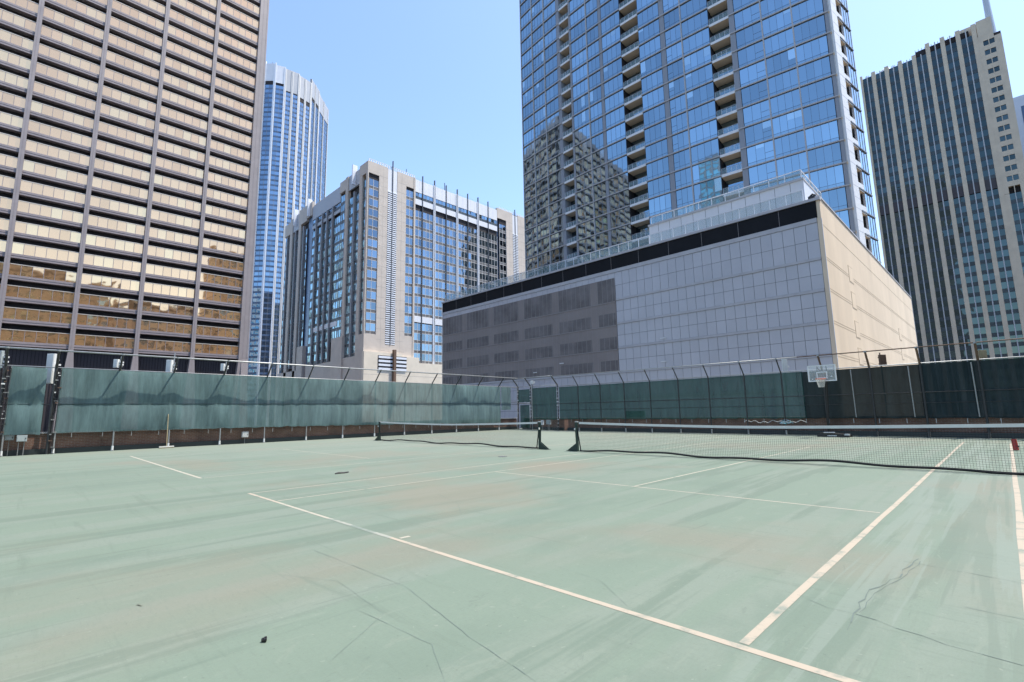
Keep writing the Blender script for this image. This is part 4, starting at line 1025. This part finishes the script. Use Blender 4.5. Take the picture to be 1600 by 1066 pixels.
for z in fz:
    q = MB(); w_ = 1.0
    for i in range(3): q.pane(EF, 4.3+w_*i+.03, 4.3+w_*(i+1)-.03, z+.1, z+FHT-.2, -.05, 'blue_glass', tilt=.003)
    for i in range(4): q.box(EF, 4.3+w_*i-.03, 4.3+w_*i+.03, -.3, .0, z+.06, z+FHT-.13, 'floor_trim')
    q.build('end_window', t)

# ---- striped stone tower
t = thing('striped_stone_tower', 'beige stone tower with dark vertical window stripes and a mast at the right edge', 'building')
SY = 242.; SF = Flat((0, SY), (1, 0), (0, -1)); SE = Flat((25.3, SY), (0, 1), (1, 0))
b = MB(); b.box(SF, -17.6, 1., -30, -.9, GZ, 141.4, 'slot_dark'); b.box(SF, 1., 25.3, -30, -.9, GZ, 139, 'slot_dark'); b.box(SF, 1., 17, -30, -.9, 139, 144.0, 'slot_dark'); b.build('core', t)
b = MB(); SP = 4.5; px = [-17.6+SP*k for k in range(9)]
for k, x in enumerate(px):
    hi_ = 142.3 if x < 2.5 else 145.
    b.box(SF, x-.66 if k else x-.1, x+.66, -.89, .55, GZ, hi_, 'strip_stone')
b.build('pier', t)
b = MB()
for k, x in enumerate(px[:-1]):
    hi_ = 141.6 if x < 1 else 144.4
    b.box(SF, x+SP/2-.16, x+SP/2+.16, -.89, .35, GZ, hi_, 'strip_trim')
b.build('mullion', t)
def stw(b, a, c, z):
    b.pane(SF, a, c, z+1.5, z+3.85, -.3, 'tower_glass', tilt=.008); b.pane(SF, a, c, z, z+1.47, -.25, 'strip_spandrel', tilt=0)
sl = []
for k, x in enumerate(px[:-1]):
    for (a, c) in ((x+.68, x+SP/2-.18), (x+SP/2+.18, x+SP-.68)):
        z = -17.5
        while z < (137.5 if x < 1 else 141): sl.append((6., SF.P(a, 0, z), (a, c, z))); z += 3.87
cells(t, 'window', sl, stw)
b = MB()
# solid right bay with paired square windows, openings framed by stone
x0, x1 = px[-1]+.662, 25.3
wz = [134.6-3.87*k for k in range(15)]
b.box(SF, x0, 20.35, -.89, .5, 76, 139, 'strip_stone'); b.box(SF, 23.35, x1, -.89, .5, GZ, 137.2, 'strip_stone'); b.box(SF, 21.75, 21.95, -.89, .5, 76, 137, 'strip_stone')
b.box(SF, 20.35, 23.35, -.89, .499, wz[0]+2.0, 145.4, 'strip_stone'); b.box(SF, 19.22, 20.35, -.89, .498, 139.0, 145.4, 'strip_stone')
for z0_, z1_ in zip(wz, wz[1:]+[wz[-1]-3.87]): b.box(SF, 20.35, 21.75, -.89, .499, z1_+2.0, z0_, 'strip_stone'); b.box(SF, 21.95, 23.35, -.89, .499, z1_+2.0, z0_, 'strip_stone')
b.box(SF, x0, 20.35, -.89, .5, GZ, 75.9, 'strip_stone')
b.box(SE, 0.91, 28, -.6, .0, GZ, 137.2, 'strip_stone')
b.wbox(14, 22.5, SY+2, SY+12, 139, 146, 'strip_stone')
b.build('wall', t)
for z in wz:
    for a in (20.36, 21.96): q = MB(); q.pane(SF, a, a+1.38, z, z+2.0, .2, 'tower_glass', tilt=.005); q.build('end_window', t)
b = MB()
z = 72.
while z > -20:
    for a in (20.36, 21.96): b.pane(SF, a, a+1.38, z+1.5, z+3.85, .2, 'tower_glass', tilt=.005); b.pane(SF, a, a+1.38, z, z+1.47, .2, 'strip_spandrel', tilt=0)
    z -= 3.87
b.box(SF, 21.75, 21.95, -.89, .45, GZ, 76, 'strip_trim'); b.build('lower_glazing', t)
b = MB(); b.box(SF, -17, px[-1], -.28, .25, 79.2, 83.2, 'louvre_dark'); b.build('plant_floor', t)
b = MB(); b.tube([(23.2, SY+3, 138), (23.1, SY+3, 150), (22.6, SY+3, 190)], [1.3, 1.0, .5], 'steel_grey', n=10); b.build('mast', t)
b = MB()
for (x, z, r) in ((-9.2, 141.2, 2.3), (18.6, 145.6, .9)):
    i0 = len(b.v)
    for j in range(7):
        ph = j/6*math.pi/2; b.v += [(x+r*math.cos(ph)*math.cos(a*math.pi/8), SY+3+r*math.cos(ph)*math.sin(a*math.pi/8), z+r*math.sin(ph)) for a in range(16)]
    for j in range(6):
        for a in range(16): b.f.append((i0+j*16+a, i0+j*16+(a+1) % 16, i0+(j+1)*16+(a+1) % 16, i0+(j+1)*16+a)); b.m.append(b.mi('slab_white')); b.a.append(.5)
b.build('roof_dome', t)
b = MB()
for x in range(-16, 16): b.box(SF, x, x+.15, -1.2, -1.05, 141.5 if x < 1 else 144, 142.3 if x < 1 else 144.9, 'frame_grey')
b.build('roof_posts', t)

# ---- pale sliver tower behind it
t = thing('pale_ribbed_tower', 'sliver of a pale ribbed tower at the right edge behind the striped stone tower', 'building')
F2 = Flat((0, 300), (1, 0), (0, -1)); b = MB(); b.box(F2, 26, 62, -30, 0, GZ, 137, 'clad_white'); b.build('wall', t)
for k in range(12):
    q = MB(); q.box(F2, 30.6+k*2.2, 31.6+k*2.2, .01, .05, GZ, 132, 'spandrel_blue'); q.build('window', t)

# ---- neighbours that only show as reflections
def block(name, label, x0, x1, y0, y1, z1, wall, glass, fh=3.7, bw=3.6, inset=1.3, band=.55):
    t = thing(name, label, 'building'); b = MB(); b.wbox(x0+.3, x1-.3, y0+.3, y1-.3, GZ, z1, 'slot_dark'); b.wbox(x0, x1, y0, y1, z1, z1+2.5, wall); b.build('core', t)
    w_ = MB(); g = MB()
    for fr, L in ((Flat((x0, y0), (1, 0), (0, -1)), x1-x0), (Flat((x0, y1), (1, 0), (0, 1)), x1-x0), (Flat((x0, y0), (0, 1), (-1, 0)), y1-y0), (Flat((x1, y0), (0, 1), (1, 0)), y1-y0)):
        z = GZ
        while z < z1: w_.box(fr, 0, L, -.29, .0, z, z+fh*band, wall); z += fh
        n = int(L/bw)
        for k in range(n+1): u = L*k/n; w_.box(fr, max(0, u-inset/2), min(L, u+inset/2), -.29, .05, GZ, z1, wall)
        z = GZ
        while z < z1:
            for k in range(n): g.pane(fr, L*k/n, L*(k+1)/n, z+fh*band, z+fh, -.2, glass, tilt=.0008)
            z += fh
    w_.build('wall', t); g.build('glazing', t)
block('green_glass_tower', 'green glass tower seen only mirrored in the blue apartment tower', -62, -48, -95, -70, 118, 'frame_grey', 'green_glass', band=.25)
block('tan_office_block', 'tan stone office block seen only mirrored in the gold windows, left part', 46, 80, -34, 20, 58, 'strip_stone', 'dark_glass')
block('brick_office_block', 'taller dark stone block mirrored in the gold windows at their lower left', 62, 95, -84, -40, 66, 'pipe_rust', 'dark_glass')
block('grey_office_block', 'grey office block mirrored in the gold windows at their lower right', 52, 84, 22, 58, 50, 'stone', 'dark_glass')
block('stepped_stone_tower', 'narrow stone tower mirrored in the gold windows at the right end of the rows', 58, 76, 60, 78, 84, 'strip_stone', 'dark_glass')
block('teal_glass_tower', 'teal glass tower seen only mirrored in the shaded side of the hotel', -330, -285, -70, -10, 120, 'frame_light', 'green_glass', band=.3)
block('pale_slab_tower', 'pale slab tower seen only mirrored in the shaded side of the hotel', -270, -240, -50, 5, 95, 'slab_white', 'teal_glass', band=.4)
